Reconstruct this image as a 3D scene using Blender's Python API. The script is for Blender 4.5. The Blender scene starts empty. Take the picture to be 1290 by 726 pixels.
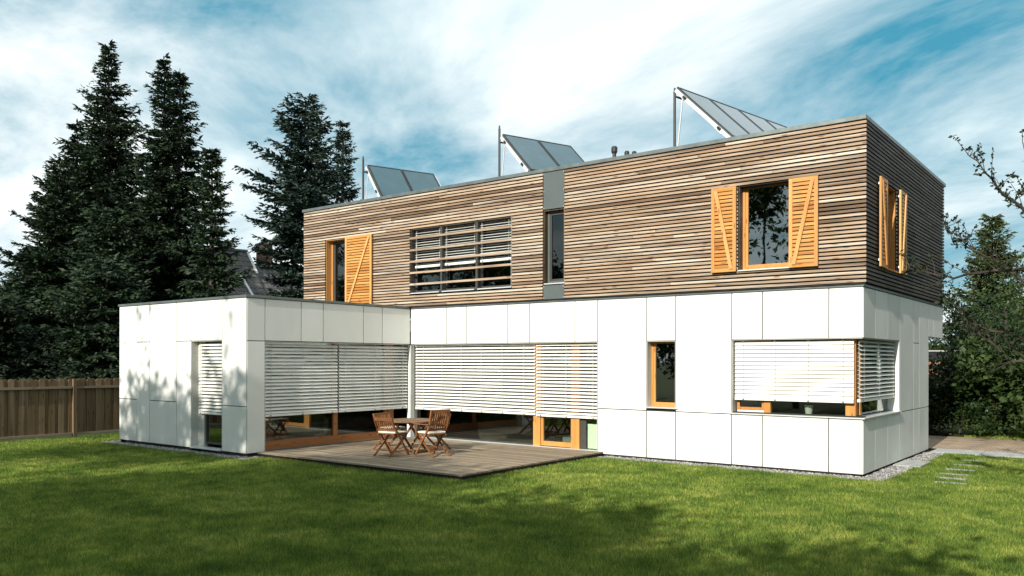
import bpy, math, random
import numpy as np
from mathutils import Vector, Matrix, Euler
random.seed(7)
rng = np.random.default_rng(11)
C = bpy.context.scene
COL = C.collection
rad = math.radians

# ------------------------------------------------------------------ camera
cam_d = bpy.data.cameras.new('camera')
cam = bpy.data.objects.new('camera', cam_d)
COL.objects.link(cam)
cam.location = (3.9005, -15.0225, 1.95)
cam.rotation_mode = 'QUATERNION'
_F = Vector((-math.sin(.6537), math.cos(.6537), 0))
_q = _F.to_track_quat('-Z', 'Y')
cam.rotation_quaternion = _q @ Euler((0, 0, .0019)).to_quaternion()
cam_d.sensor_width = 36
cam_d.lens = 1047.4466 / 1290 * 36
cam_d.shift_y = (455.07 - 363) / 1290
cam_d.clip_start = .1
cam_d.clip_end = 3000
C.camera = cam

# ------------------------------------------------------------------ light
SUN_EL, SUN_AZ = rad(28), rad(4.5)          # sun stands in front of the long facade, a touch towards +X
sun_dir = Vector((math.sin(SUN_AZ) * math.cos(SUN_EL), -math.cos(SUN_AZ) * math.cos(SUN_EL), math.sin(SUN_EL)))
sd_ = bpy.data.lights.new('sun', 'SUN')
sd_.energy = 5.0
sd_.angle = rad(.53)
sd_.color = (1.0, .93, .82)
sun = bpy.data.objects.new('sun', sd_)
COL.objects.link(sun)
sun.rotation_mode = 'QUATERNION'
sun.rotation_quaternion = sun_dir.to_track_quat('Z', 'Y')
sun.location = (0, -20, 20)

C.view_settings.view_transform = 'Standard'
C.view_settings.look = 'None'
C.view_settings.exposure = .32
C.view_settings.gamma = 1
C.view_settings.use_curve_mapping = False

W = bpy.data.worlds.new('World')
C.world = W
W.use_nodes = True
nt = W.node_tree
for n in list(nt.nodes):
    nt.nodes.remove(n)
def wn(t, **k):
    n = nt.nodes.new(t)
    for a, b in k.items():
        setattr(n, a, b)
    return n
L_ = nt.links.new
out = wn('ShaderNodeOutputWorld')
bg = wn('ShaderNodeBackground')
L_(bg.outputs[0], out.inputs[0])
sky = wn('ShaderNodeTexSky', sky_type='NISHITA')
sky.sun_disc = False
sky.sun_elevation = SUN_EL
sky.sun_rotation = rad(180) - SUN_AZ
sky.air_density = 1.3
sky.dust_density = .6
sky.ozone_density = 2.0
tint = wn('ShaderNodeMix', data_type='RGBA', blend_type='MULTIPLY')
tint.inputs[0].default_value = 1
tint.inputs[7].default_value = (.62, .98, 1.0, 1)
L_(sky.outputs[0], tint.inputs[6])
teal = wn('ShaderNodeMix', data_type='RGBA')
teal.inputs[0].default_value = .9
teal.inputs[7].default_value = (.55, 3.0, 4.3, 1)
L_(tint.outputs[2], teal.inputs[6])
tc = wn('ShaderNodeTexCoord')
sep = wn('ShaderNodeSeparateXYZ')
L_(tc.outputs['Generated'], sep.inputs[0])
zz = wn('ShaderNodeMath', operation='MAXIMUM'); zz.inputs[1].default_value = 0
L_(sep.outputs[2], zz.inputs[0])
za = wn('ShaderNodeMath', operation='ADD'); za.inputs[1].default_value = .30
L_(zz.outputs[0], za.inputs[0])
dx = wn('ShaderNodeMath', operation='DIVIDE'); dy = wn('ShaderNodeMath', operation='DIVIDE')
L_(sep.outputs[0], dx.inputs[0]); L_(za.outputs[0], dx.inputs[1])
L_(sep.outputs[1], dy.inputs[0]); L_(za.outputs[0], dy.inputs[1])
cmb = wn('ShaderNodeCombineXYZ')
L_(dx.outputs[0], cmb.inputs[0]); L_(dy.outputs[0], cmb.inputs[1])
mp = wn('ShaderNodeMapping')
mp.inputs['Location'].default_value = (11.054, -24.250, 1.502)
mp.inputs['Rotation'].default_value = (0, 0, rad(60))
mp.inputs['Scale'].default_value = (.7, 1.2, 1)
L_(cmb.outputs[0], mp.inputs[0])
n1 = wn('ShaderNodeTexNoise'); n1.inputs['Scale'].default_value = 1.35; n1.inputs['Detail'].default_value = 10
n1.inputs['Roughness'].default_value = .60; n1.inputs['Distortion'].default_value = .5
L_(mp.outputs[0], n1.inputs['Vector'])
cr = wn('ShaderNodeValToRGB')
cr.color_ramp.elements[0].position = .325; cr.color_ramp.elements[0].color = (0, 0, 0, 1)
cr.color_ramp.elements[1].position = .58; cr.color_ramp.elements[1].color = (1, 1, 1, 1)
L_(n1.outputs[0], cr.inputs[0])
n2 = wn('ShaderNodeTexNoise'); n2.inputs['Scale'].default_value = 1.4; n2.inputs['Detail'].default_value = 6
L_(mp.outputs[0], n2.inputs['Vector'])
cc = wn('ShaderNodeValToRGB')
cc.color_ramp.elements[0].position = .32; cc.color_ramp.elements[0].color = (7.6, 8.8, 9.1, 1)
cc.color_ramp.elements[1].position = .56; cc.color_ramp.elements[1].color = (9.5, 10.0, 10.0, 1)
L_(n2.outputs[0], cc.inputs[0])
mx = wn('ShaderNodeMix', data_type='RGBA')
L_(cr.outputs[0], mx.inputs[0]); L_(teal.outputs[2], mx.inputs[6]); L_(cc.outputs[0], mx.inputs[7])
L_(mx.outputs[2], bg.inputs[0])
bg.inputs[1].default_value = .095

# ------------------------------------------------------------------ materials
def mat(name, rough=.7, spec=.3, metal=0):
    m = bpy.data.materials.new(name)
    m.use_nodes = True
    b = m.node_tree.nodes['Principled BSDF']
    b.inputs['Roughness'].default_value = rough
    b.inputs['Specular IOR Level'].default_value = spec
    b.inputs['Metallic'].default_value = metal
    return m, m.node_tree, b
def nd(t, typ, **k):
    n = t.nodes.new(typ)
    for a, b in k.items():
        setattr(n, a, b)
    return n
def ramp(t, stops, interp='LINEAR'):
    r = nd(t, 'ShaderNodeValToRGB')
    r.color_ramp.interpolation = interp
    e = r.color_ramp.elements
    while len(e) < len(stops):
        e.new(.5)
    for i, (p, c) in enumerate(stops):
        e[i].position = p
        e[i].color = (*c, 1)
    return r
def noise(t, vec, scale, detail=4, rough=.5, dist=0):
    n = nd(t, 'ShaderNodeTexNoise')
    n.inputs['Scale'].default_value = scale
    n.inputs['Detail'].default_value = detail
    n.inputs['Roughness'].default_value = rough
    n.inputs['Distortion'].default_value = dist
    t.links.new(vec, n.inputs['Vector'])
    return n
def pos(t, scale=(1, 1, 1), rot=(0, 0, 0), rnd=0):
    g = nd(t, 'ShaderNodeNewGeometry')
    m = nd(t, 'ShaderNodeMapping')
    m.inputs['Scale'].default_value = scale
    m.inputs['Rotation'].default_value = rot
    t.links.new(g.outputs['Position'], m.inputs[0])
    if rnd:
        oi = nd(t, 'ShaderNodeObjectInfo')
        k = nd(t, 'ShaderNodeMath', operation='MULTIPLY'); k.inputs[1].default_value = rnd
        t.links.new(oi.outputs['Random'], k.inputs[0])
        c = nd(t, 'ShaderNodeCombineXYZ')
        for i in range(3):
            t.links.new(k.outputs[0], c.inputs[i])
        t.links.new(c.outputs[0], m.inputs['Location'])
    return m.outputs[0]
def mul(t, a, b, fac=1.0, mode='MULTIPLY'):
    m = nd(t, 'ShaderNodeMix', data_type='RGBA', blend_type=mode)
    m.inputs[0].default_value = fac
    t.links.new(a, m.inputs[6]); t.links.new(b, m.inputs[7])
    return m.outputs[2]
def bump(t, b, h, strength=.3, dist=.01):
    n = nd(t, 'ShaderNodeBump')
    n.inputs['Strength'].default_value = strength
    n.inputs['Distance'].default_value = dist
    t.links.new(h, n.inputs['Height'])
    t.links.new(n.outputs[0], b.inputs['Normal'])

def plain(name, col, rough=.6, spec=.3, metal=0, var=.12, scale=3.0, bs=.1):
    m, t, b = mat(name, rough, spec, metal)
    p = pos(t)
    n = noise(t, p, scale, 6, .6)
    lo = tuple(c * (1 - var) for c in col); hi = tuple(min(1, c * (1 + var)) for c in col)
    r = ramp(t, [(.3, lo), (.7, hi)])
    t.links.new(n.outputs[0], r.inputs[0])
    t.links.new(r.outputs[0], b.inputs['Base Color'])
    if bs:
        n2 = noise(t, p, scale * 25, 3)
        bump(t, b, n2.outputs[0], bs, .002)
    return m

def wood(name, cols, along=0, rough=.7, grain=.45, per_obj=True, slow=.3, drift=.9):
    """cols: board colours picked per object, along: grain axis 0 x, 1 y, 2 z"""
    m, t, b = mat(name, rough, .25)
    oi = nd(t, 'ShaderNodeObjectInfo')
    k = len(cols)
    r = ramp(t, [((i + .5) / k, c) for i, c in enumerate(cols)])
    sc = [38, 38, 38]; sc[along] = 1.1
    p = pos(t, tuple(sc), rnd=37)
    g = noise(t, p, 1.0, 8, .62, .35)
    sc2 = [6, 6, 6]; sc2[along] = slow
    p2 = pos(t, tuple(sc2), rnd=17)
    s = noise(t, p2, 1.0, 3)
    # board choice = random + slow drift along the board
    a = nd(t, 'ShaderNodeMath', operation='MULTIPLY_ADD')
    a.inputs[1].default_value = drift
    t.links.new(s.outputs[0], a.inputs[0])
    sub = nd(t, 'ShaderNodeMath', operation='SUBTRACT'); sub.inputs[1].default_value = drift / 2
    t.links.new(oi.outputs['Random'], sub.inputs[0])
    t.links.new(sub.outputs[0], a.inputs[2])
    t.links.new(a.outputs[0], r.inputs[0])
    gr = ramp(t, [(.30, (1 - grain,) * 3), (.50, (1 - grain * .25,) * 3), (.70, (1.12,) * 3)])
    t.links.new(g.outputs[0], gr.inputs[0])
    c = mul(t, r.outputs[0], gr.outputs[0])
    sc3 = [22, 22, 22]; sc3[along] = 4.5
    v = nd(t, 'ShaderNodeTexVoronoi'); v.inputs['Scale'].default_value = .55
    t.links.new(pos(t, tuple(sc3), rnd=5), v.inputs['Vector'])
    kr = ramp(t, [(.0, (.25, .17, .12)), (.13, (.5, .4, .32)), (.2, (1, 1, 1))])
    t.links.new(v.outputs['Distance'], kr.inputs[0])
    c = mul(t, c, kr.outputs[0], .75)
    t.links.new(c, b.inputs['Base Color'])
    bump(t, b, g.outputs[0], .35, .004)
    return m

M = {}
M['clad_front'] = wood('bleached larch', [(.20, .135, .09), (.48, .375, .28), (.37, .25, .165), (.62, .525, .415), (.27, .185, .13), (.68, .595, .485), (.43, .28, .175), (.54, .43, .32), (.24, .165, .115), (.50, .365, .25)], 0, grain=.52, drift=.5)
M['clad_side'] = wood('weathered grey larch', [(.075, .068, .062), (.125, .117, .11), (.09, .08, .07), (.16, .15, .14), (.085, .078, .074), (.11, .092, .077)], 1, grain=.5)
M['larch_x'] = wood('oiled larch', [(.56, .25, .065), (.66, .35, .11), (.40, .16, .035), (.60, .29, .08)], 0, .5, .28)
M['larch_z'] = wood('oiled larch upright', [(.60, .31, .10), (.68, .38, .14), (.54, .26, .08)], 2, .5, .25)
M['frame_z'] = wood('window frame pine', [(.60, .28, .08), (.50, .22, .06)], 2, .45, .22)
M['sill_wood'] = wood('red brown frame', [(.42, .17, .06), (.36, .14, .05)], 1, .45, .25)
M['deck'] = wood('weathered deck wood', [(.24, .185, .125), (.33, .265, .19), (.17, .135, .10), (.37, .30, .215), (.28, .22, .155), (.21, .17, .125)], 0, .8, .45)
M['fence'] = wood('stained fence wood', [(.16, .105, .055), (.22, .15, .085), (.12, .08, .044), (.26, .185, .115), (.145, .095, .05)], 2, .85, .4)
M['fence_rail'] = wood('fence rail wood', [(.28, .23, .17), (.24, .195, .145)], 1, .85, .3)
M['teak'] = wood('teak', [(.19, .075, .028), (.25, .105, .04), (.15, .058, .022), (.29, .13, .05)], 2, .5, .3)
M['teak_top'] = wood('teak table top', [(.19, .11, .06), (.24, .145, .08)], 0, .5, .3)
M['white'] = None
def white_panel():
    m, t, b = mat('white fibre cement', .38, .4)
    oi = nd(t, 'ShaderNodeObjectInfo')
    r = ramp(t, [(0, (.70, .71, .685)), (1, (.84, .84, .81))])
    t.links.new(oi.outputs['Random'], r.inputs[0])
    p = pos(t, (1.2, 1.2, .5))
    n = noise(t, p, 1.6, 6, .65, .4)
    r2 = ramp(t, [(.25, (.90, .91, .89)), (.6, (1, 1, 1))])
    t.links.new(n.outputs[0], r2.inputs[0])
    c = mul(t, r.outputs[0], r2.outputs[0], .8)
    # rain and soil splash near the ground: real dirt with its own shape
    g = nd(t, 'ShaderNodeNewGeometry'); s = nd(t, 'ShaderNodeSeparateXYZ'); t.links.new(g.outputs['Position'], s.inputs[0])
    n3 = noise(t, pos(t, (9, 9, 1.2)), 1, 5, .6)
    ad = nd(t, 'ShaderNodeMath', operation='MULTIPLY_ADD'); ad.inputs[1].default_value = .25
    t.links.new(n3.outputs[0], ad.inputs[0]); t.links.new(s.outputs[2], ad.inputs[2])
    r3 = ramp(t, [(.08, (.80, .78, .70)), (.34, (1, 1, 1))])
    t.links.new(ad.outputs[0], r3.inputs[0])
    c = mul(t, c, r3.outputs[0], .7)
    t.links.new(c, b.inputs['Base Color'])
    n4 = noise(t, p, 140, 2)
    rr = ramp(t, [(.3, (.32,) * 3), (.7, (.5,) * 3)])
    t.links.new(n.outputs[0], rr.inputs[0]); t.links.new(rr.outputs[0], b.inputs['Roughness'])
    n5 = noise(t, p, .9, 2)
    bump(t, b, n5.outputs[0], .12, .02)
    return m
M['white'] = white_panel()
M['zinc'] = plain('zinc flashing', (.15, .175, .17), .42, .5, .5, .25, 5, .05)
M['alu'] = plain('pale aluminium sill', (.62, .64, .63), .4, .5, .3, .08, 4, .05)
M['greypanel'] = plain('slate grey panel', (.085, .105, .105), .5, .4, 0, .08, 2, .03)
M['membrane'] = plain('black membrane', (.018, .016, .015), .9, .1)
M['substrate'] = plain('dark substrate', (.035, .034, .032), .9, .1)
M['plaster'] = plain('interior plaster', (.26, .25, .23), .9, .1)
M['intfloor'] = plain('interior floor', (.22, .15, .09), .4, .4)
M['roofing'] = plain('roof membrane', (.22, .22, .22), .9, .1)
M['reveal'] = plain('reveal sheet', (.52, .52, .48), .5, .3)
M['blind'] = plain('white lacquered slat', (.80, .80, .75), .38, .5, 0, .04, 4, 0)
M['dark'] = plain('dark metal', (.03, .032, .033), .45, .4, .2)
M['sash'] = plain('dark sash', (.05, .052, .05), .5, .4)
M['post'] = plain('white steel post', (.74, .75, .72), .4, .4)
M['cushion'] = plain('cream cushion', (.70, .66, .56), .95, .1, 0, .08, 12, .4)
M['pot'] = plain('grey plant pot', (.6, .61, .6), .35, .5, .2)
M['greenglass'] = plain('pale green board', (.74, .82, .68), .4, .4, 0, .05)
M['stone'] = plain('pale paving stone', (.36, .37, .36), .85, .2, 0, .25, 6, .4)
M['concrete'] = plain('concrete', (.33, .32, .30), .9, .2, 0, .2, 3, .3)
M['roofdark'] = plain('anthracite roof tile', (.085, .082, .08), .7, .3, 0, .3, 4, .2)
M['verge'] = plain('white verge board', (.66, .67, .66), .7, .2)
M['housewall'] = plain('rendered wall', (.42, .40, .36), .9, .1)
M['steel'] = plain('bright steel', (.72, .74, .74), .35, .5, .2, .05, 3, 0)

def glass(name, tint=(.75, .8, .78), refl=1.0, base=.07):
    m = bpy.data.materials.new(name); m.use_nodes = True
    t = m.node_tree
    for n in list(t.nodes):
        t.nodes.remove(n)
    o = nd(t, 'ShaderNodeOutputMaterial')
    g = nd(t, 'ShaderNodeBsdfGlossy'); g.inputs['Roughness'].default_value = .012
    g.inputs['Color'].default_value = (.93, .97, .97, 1)
    tr = nd(t, 'ShaderNodeBsdfTransparent'); tr.inputs[0].default_value = (*tint, 1)
    f = nd(t, 'ShaderNodeFresnel'); f.inputs['IOR'].default_value = 1.55
    a = nd(t, 'ShaderNodeMath', operation='MULTIPLY_ADD'); a.use_clamp = True
    a.inputs[1].default_value = refl; a.inputs[2].default_value = base
    t.links.new(f.outputs[0], a.inputs[0])
    x = nd(t, 'ShaderNodeMixShader')
    t.links.new(a.outputs[0], x.inputs[0]); t.links.new(tr.outputs[0], x.inputs[1]); t.links.new(g.outputs[0], x.inputs[2])
    # hand-made flatness errors of real panes
    nn = noise(t, pos(t), 1.3, 2)
    b = nd(t, 'ShaderNodeBump'); b.inputs['Strength'].default_value = .04; b.inputs['Distance'].default_value = .05
    t.links.new(nn.outputs[0], b.inputs['Height']); t.links.new(b.outputs[0], g.inputs['Normal'])
    t.links.new(x.outputs[0], o.inputs[0])
    return m
M['glass'] = glass('window glass', (.62, .68, .66), 1.3, .04)
M['glass_clear'] = glass('clear glass', (.88, .93, .88), .9, .02)
M['glass_dark'] = glass('dark room glass', (.35, .38, .37), .8, .02)
M['glass_coat'] = glass('coated window glass', (.30, .34, .34), 2.0, .14)
def collector():
    m, t, b = mat('solar collector glass', .12, .4)
    n = noise(t, pos(t), 3, 4)
    r = ramp(t, [(.3, (.025, .075, .10)), (.7, (.035, .095, .125))])
    t.links.new(n.outputs[0], r.inputs[0]); t.links.new(r.outputs[0], b.inputs['Base Color'])
    b.inputs['Coat Weight'].default_value = .25; b.inputs['Coat Roughness'].default_value = .03
    b.inputs['Coat IOR'].default_value = 1.45
    return m
M['collector'] = collector()

def foliage(name, c0, c1, c2, sc=1.2, trans=.25, rough=.6):
    m, t, b = mat(name, rough, .25)
    p = pos(t)
    n = noise(t, p, sc, 4, .6)
    n2 = noise(t, p, sc * 14, 2)
    r = ramp(t, [(.3, c0), (.52, c1), (.72, c2)])
    t.links.new(n.outputs[0], r.inputs[0])
    r2 = ramp(t, [(.3, (.6, .62, .6)), (.7, (1.35, 1.3, 1.2))])
    t.links.new(n2.outputs[0], r2.inputs[0])
    c = mul(t, r.outputs[0], r2.outputs[0])
    t.links.new(c, b.inputs['Base Color'])
    if trans:
        o = [x for x in t.nodes if x.type == 'OUTPUT_MATERIAL'][0]
        tr = nd(t, 'ShaderNodeBsdfTranslucent'); t.links.new(c, tr.inputs[0])
        x = nd(t, 'ShaderNodeMixShader'); x.inputs[0].default_value = trans
        t.links.new(b.outputs[0], x.inputs[1]); t.links.new(tr.outputs[0], x.inputs[2])
        t.links.new(x.outputs[0], o.inputs[0])
    return m
M['spruce'] = foliage('dark spruce needles', (.013, .027, .014), (.028, .050, .026), (.055, .085, .042), .7, .05)
M['bluespruce'] = foliage('blue spruce needles', (.018, .034, .028), (.036, .062, .050), (.070, .105, .085), .9, .05)
M['thuja'] = foliage('yellow green conifer', (.05, .075, .026), (.085, .115, .040), (.13, .16, .06), 1.0, .1)
M['leaf'] = foliage('garden leaves', (.022, .04, .012), (.045, .08, .022), (.09, .14, .04), 1.1, .25)
M['leafdark'] = foliage('dark laurel leaves', (.012, .026, .010), (.022, .048, .014), (.055, .10, .030), 1.6, .2, .4)
M['leafapple'] = foliage('apple leaves', (.012, .02, .010), (.022, .035, .014), (.04, .055, .02), 4, .2)
M['leaflight'] = foliage('yellow green leaves', (.10, .15, .03), (.16, .22, .05), (.24, .28, .08), 5, .3)
M['bark'] = plain('bark', (.06, .05, .042), .9, .1, 0, .4, 8, .6)
def grassm():
    m, t, b = mat('lawn grass', .65, .2)
    n = noise(t, pos(t), .8, 6, .65, .5)
    r = ramp(t, [(.32, (.095, .170, .034)), (.5, (.21, .30, .062)), (.70, (.36, .42, .110))])
    t.links.new(n.outputs[0], r.inputs[0])
    gi = nd(t, 'ShaderNodeNewGeometry')
    r2 = ramp(t, [(.0, (.30, .42, .35)), (.5, (.9, .95, .85)), (.88, (1.5, 1.4, 1.3)), (1.0, (2.3, 1.7, 2.4))])
    t.links.new(gi.outputs['Random Per Island'], r2.inputs[0])
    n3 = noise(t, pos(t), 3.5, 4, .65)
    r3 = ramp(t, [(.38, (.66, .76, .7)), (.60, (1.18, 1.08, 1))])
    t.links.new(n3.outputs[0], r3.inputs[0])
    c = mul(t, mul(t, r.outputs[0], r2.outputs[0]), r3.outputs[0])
    t.links.new(c, b.inputs['Base Color'])
    o = [x for x in t.nodes if x.type == 'OUTPUT_MATERIAL'][0]
    tr = nd(t, 'ShaderNodeBsdfTranslucent'); t.links.new(c, tr.inputs[0])
    x = nd(t, 'ShaderNodeMixShader'); x.inputs[0].default_value = .42
    t.links.new(b.outputs[0], x.inputs[1]); t.links.new(tr.outputs[0], x.inputs[2])
    t.links.new(x.outputs[0], o.inputs[0])
    return m
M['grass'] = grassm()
M['soil'] = plain('turf soil', (.045, .060, .018), .95, .1, 0, .35, 2, .5)
M['gravel'] = None
def gravelm():
    m, t, b = mat('grey gravel', .9, .2)
    g = nd(t, 'ShaderNodeNewGeometry')
    r = ramp(t, [(0, (.12, .12, .12)), (.5, (.26, .255, .25)), (1, (.45, .44, .42))])
    t.links.new(g.outputs['Random Per Island'], r.inputs[0])
    t.links.new(r.outputs[0], b.inputs['Base Color'])
    return m
M['gravel'] = gravelm()
M['gravelbed'] = plain('gravel bed', (.20, .195, .19), .95, .1, 0, .5, 60, .8)
def brickm(name, c1, c2, mortar, scale, w=.5, h=.25, vert=False):
    m, t, b = mat(name, .85, .2)
    br = nd(t, 'ShaderNodeTexBrick')
    br.inputs['Color1'].default_value = (*c1, 1); br.inputs['Color2'].default_value = (*c2, 1)
    br.inputs['Mortar'].default_value = (*mortar, 1)
    br.inputs['Scale'].default_value = scale
    br.inputs['Mortar Size'].default_value = .03
    p = pos(t, (1, 1, 1), (rad(90), 0, 0) if vert else (0, 0, 0))
    t.links.new(p, br.inputs['Vector'])
    n = noise(t, pos(t), 2, 4)
    r = ramp(t, [(.3, (.75,) * 3), (.7, (1.2,) * 3)]); t.links.new(n.outputs[0], r.inputs[0])
    t.links.new(mul(t, br.outputs[0], r.outputs[0]), b.inputs['Base Color'])
    bump(t, b, br.outputs['Fac'], -.5, .01)
    return m
M['paving'] = brickm('brick paving', (.36, .27, .18), (.46, .35, .25), (.10, .085, .07), 3.0)
M['redbrick'] = brickm('red brick', (.30, .10, .06), (.38, .14, .09), (.22, .16, .13), 3.5, vert=True)
M['chimbrick'] = brickm('dark red brick', (.15, .06, .045), (.20, .08, .06), (.12, .09, .08), 4, vert=True)

# ------------------------------------------------------------------ mesh helpers
def front(y0=0.):   # facade plane facing -Y: u=x, w=depth inwards
    return lambda u, w, z: (u, y0 + w, z)
def sidef(x0=0.):   # facade plane facing +X: u=y
    return lambda u, w, z: (x0 - w, u, z)
IDT = lambda x, y, z: (x, y, z)
class MB:
    def __init__(s, T=IDT):
        s.v = []; s.f = []; s.T = T
    def hexa(s, pts):
        b = len(s.v); s.v += [tuple(s.T(*p)) for p in pts]
        for q in ((0, 3, 2, 1), (4, 5, 6, 7), (0, 1, 5, 4), (1, 2, 6, 5), (2, 3, 7, 6), (3, 0, 4, 7)):
            s.f.append(tuple(b + i for i in q))
        return s
    def box(s, x0, x1, y0, y1, z0, z1):
        return s.hexa([(x0, y0, z0), (x1, y0, z0), (x1, y1, z0), (x0, y1, z0), (x0, y0, z1), (x1, y0, z1), (x1, y1, z1), (x0, y1, z1)])
    def bar(s, p, q, a, b, side=None):
        p = Vector(p); q = Vector(q); d = (q - p).normalized()
        side = Vector(side) if side else Vector((0, 0, 1)).cross(d)
        if side.length < 1e-4: side = Vector((1, 0, 0))
        side = (side - d * side.dot(d)).normalized(); up = d.cross(side)
        o = []
        for c in (p, q):
            for i, j in ((-1, -1), (1, -1), (1, 1), (-1, 1)):
                o.append(tuple(c + side * (i * a / 2) + up * (j * b / 2)))
        return s.hexa(o)
    def tube(s, pts, rs, n=8):
        base = len(s.v)
        P = [Vector(p) for p in pts]
        if not hasattr(rs, '__len__'): rs = [rs] * len(P)
        prev = None
        for i, p in enumerate(P):
            d = (P[min(i + 1, len(P) - 1)] - P[max(i - 1, 0)]).normalized()
            a = prev if prev is not None else (Vector((0, 0, 1)) if abs(d.z) < .9 else Vector((1, 0, 0)))
            u = (a - d * a.dot(d)).normalized(); prev = u; w = d.cross(u)
            for k in range(n):
                t = 2 * math.pi * k / n
                s.v.append(tuple(s.T(*(p + (u * math.cos(t) + w * math.sin(t)) * rs[i]))))
        for i in range(len(P) - 1):
            for k in range(n):
                a = base + i * n + k; b = base + i * n + (k + 1) % n
                s.f.append((a, b, b + n, a + n))
        s.f.append(tuple(base + k for k in range(n))[::-1])
        s.f.append(tuple(base + (len(P) - 1) * n + k for k in range(n)))
        return s
    def mesh(s, name, m=None):
        me = bpy.data.meshes.new(name)
        me.from_pydata(s.v, [], s.f); me.update()
        if m: me.materials.append(m)
        return me
    def build(s, name, m, parent=None, kind=None, label=None, bevel=0):
        if bevel:
            import bmesh
            me = s.mesh(name, m)
            bm = bmesh.new(); bm.from_mesh(me)
            bmesh.ops.recalc_face_normals(bm, faces=bm.faces)
            bmesh.ops.bevel(bm, geom=bm.edges[:], offset=bevel, segments=1, affect='EDGES')
            bm.to_mesh(me); bm.free()
        else:
            import bmesh
            me = s.mesh(name, m)
            bm = bmesh.new(); bm.from_mesh(me)
            bmesh.ops.recalc_face_normals(bm, faces=bm.faces)
            bm.to_mesh(me); bm.free()
        return link(name, me, parent, kind, label)
def link(name, me, parent=None, kind=None, label=None, loc=None):
    o = bpy.data.objects.new(name, me); COL.objects.link(o)
    if parent: o.parent = parent
    if kind: o['kind'] = kind
    if label: o['label'] = label
    if loc: o.location = loc
    return o
def thing(name, label, cat, loc=(0, 0, 0), rz=0, group=None):
    o = bpy.data.objects.new(name, None); COL.objects.link(o)
    o.empty_display_size = .2
    o.location = loc; o.rotation_euler = (0, 0, rz); tag(o, label, cat, group)
    return o
def tag(o, label, cat, group=None):
    o['label'] = label; o['category'] = cat
    if group: o['group'] = group
    return o
def copy_tree(o, parent=None):
    c = o.copy(); COL.objects.link(c); c.parent = parent
    for ch in list(o.children): copy_tree(ch, c)
    return c
def from_np(name, verts, faces, m):
    """faces: (n,3) or (n,4) int array"""
    me = bpy.data.meshes.new(name)
    k = faces.shape[1]
    me.vertices.add(len(verts)); me.vertices.foreach_set('co', verts.astype(np.float32).ravel())
    me.loops.add(faces.size); me.loops.foreach_set('vertex_index', faces.astype(np.int32).ravel())
    me.polygons.add(len(faces))
    me.polygons.foreach_set('loop_start', np.arange(0, faces.size, k, dtype=np.int32))
    me.polygons.foreach_set('loop_total', np.full(len(faces), k, dtype=np.int32))
    me.update(calc_edges=True)
    me.materials.append(m)
    return me
UNIT = {}
def ubox(m, slant=0):
    """unit board (0..1 in x, y, z) shared between alike pieces"""
    key = (m.name, slant)
    if key not in UNIT:
        mb = MB()
        mb.hexa([(0, slant, 0), (1, slant, 0), (1, 1, 0), (0, 1, 0), (0, 0, 1), (1, 0, 1), (1, 1 - slant, 1), (0, 1 - slant, 1)])
        UNIT[key] = mb.mesh('board', m)
    return UNIT[key]
def piece(name, m, x0, x1, y0, y1, z0, z1, parent, slant=0, label=None):
    o = link(name, ubox(m, slant), parent, None, label, (x0, y0, z0))
    o.scale = (x1 - x0, y1 - y0, z1 - z0)
    return o
def wall_holes(mb, u0, u1, z0, z1, w0, w1, holes):
    zs = sorted({z0, z1, *[min(max(h[2], z0), z1) for h in holes], *[min(max(h[3], z0), z1) for h in holes]})
    for a, b in zip(zs[:-1], zs[1:]):
        hs = sorted((h[0], h[1]) for h in holes if h[2] < b - 1e-6 and h[3] > a + 1e-6)
        u = u0
        for h in hs:
            if h[0] > u: mb.box(u, h[0], w0, w1, a, b)
            u = max(u, h[1])
        if u < u1: mb.box(u, u1, w0, w1, a, b)
    return mb
CURVE = {}
def slat_mesh(width, tilt):
    key = (round(width, 3), round(tilt, 2))
    if key not in CURVE:
        n = 5; v = []; f = []
        for i in range(n):
            s = i / (n - 1) - .5
            a = s * width; bow = .006 * (1 - (2 * s) ** 2)
            # outer edge (w negative) lies lower
            w = a * math.cos(tilt) + bow * -math.sin(tilt); z = a * math.sin(tilt) + bow * math.cos(tilt)
            v += [(0, w, z), (1, w, z)]
        for i in range(n - 1):
            f.append((2 * i, 2 * i + 1, 2 * i + 3, 2 * i + 2))
        th = .0012; b = len(v)
        v += [(x, y, z - th) for x, y, z in v]
        f += [tuple(b + k for k in q[::-1]) for q in f]
        me = bpy.data.meshes.new('slat'); me.from_pydata(v, [], f); me.update()
        me.materials.append(M['blind']); CURVE[key] = me
    return CURVE[key]

# ------------------------------------------------------------------ the house
house = thing('modern_house', 'two storey flat roofed house, white panelled ground floor under a larch boarded upper box', 'house')
Hh = house
WX = -10.817          # side plane of the wing
WY = -4.782           # front plane of the wing
WL = -15.967
GT = 3.245
# ground floor panels: each one a piece
J = .0085
def panel(T, u0, u1, z0, z1, name='facade_panel', m=None, th=.014):
    MB(T).box(u0 + J, u1 - J, 0, th, z0 + J, z1 - J).build(name, m or M['white'], Hh, bevel=.0015)
F0 = front(0); S0 = sidef(0); FW = front(WY); SW = sidef(WX)
xs = [-10.810, -9.614, -8.969, -7.747, -7.115, -5.904, -5.334]
for a, b in zip(xs[:-1], xs[1:]): panel(F0, a, b, 2.36, GT)
panel(F0, -5.334, -4.174, .955, GT); panel(F0, -4.174, -3.532, 2.36, GT); panel(F0, -3.532, -2.37, .955, GT)
for a, b in ((-2.37, -1.775), (-1.775, -.578), (-.578, 0)): panel(F0, a, b, 2.36, GT)
xs = [-5.334, -4.174, -3.532, -2.37, -1.775, -.578, 0]
for a, b in zip(xs[:-1], xs[1:]): panel(F0, a, b, 0, .955)
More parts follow.
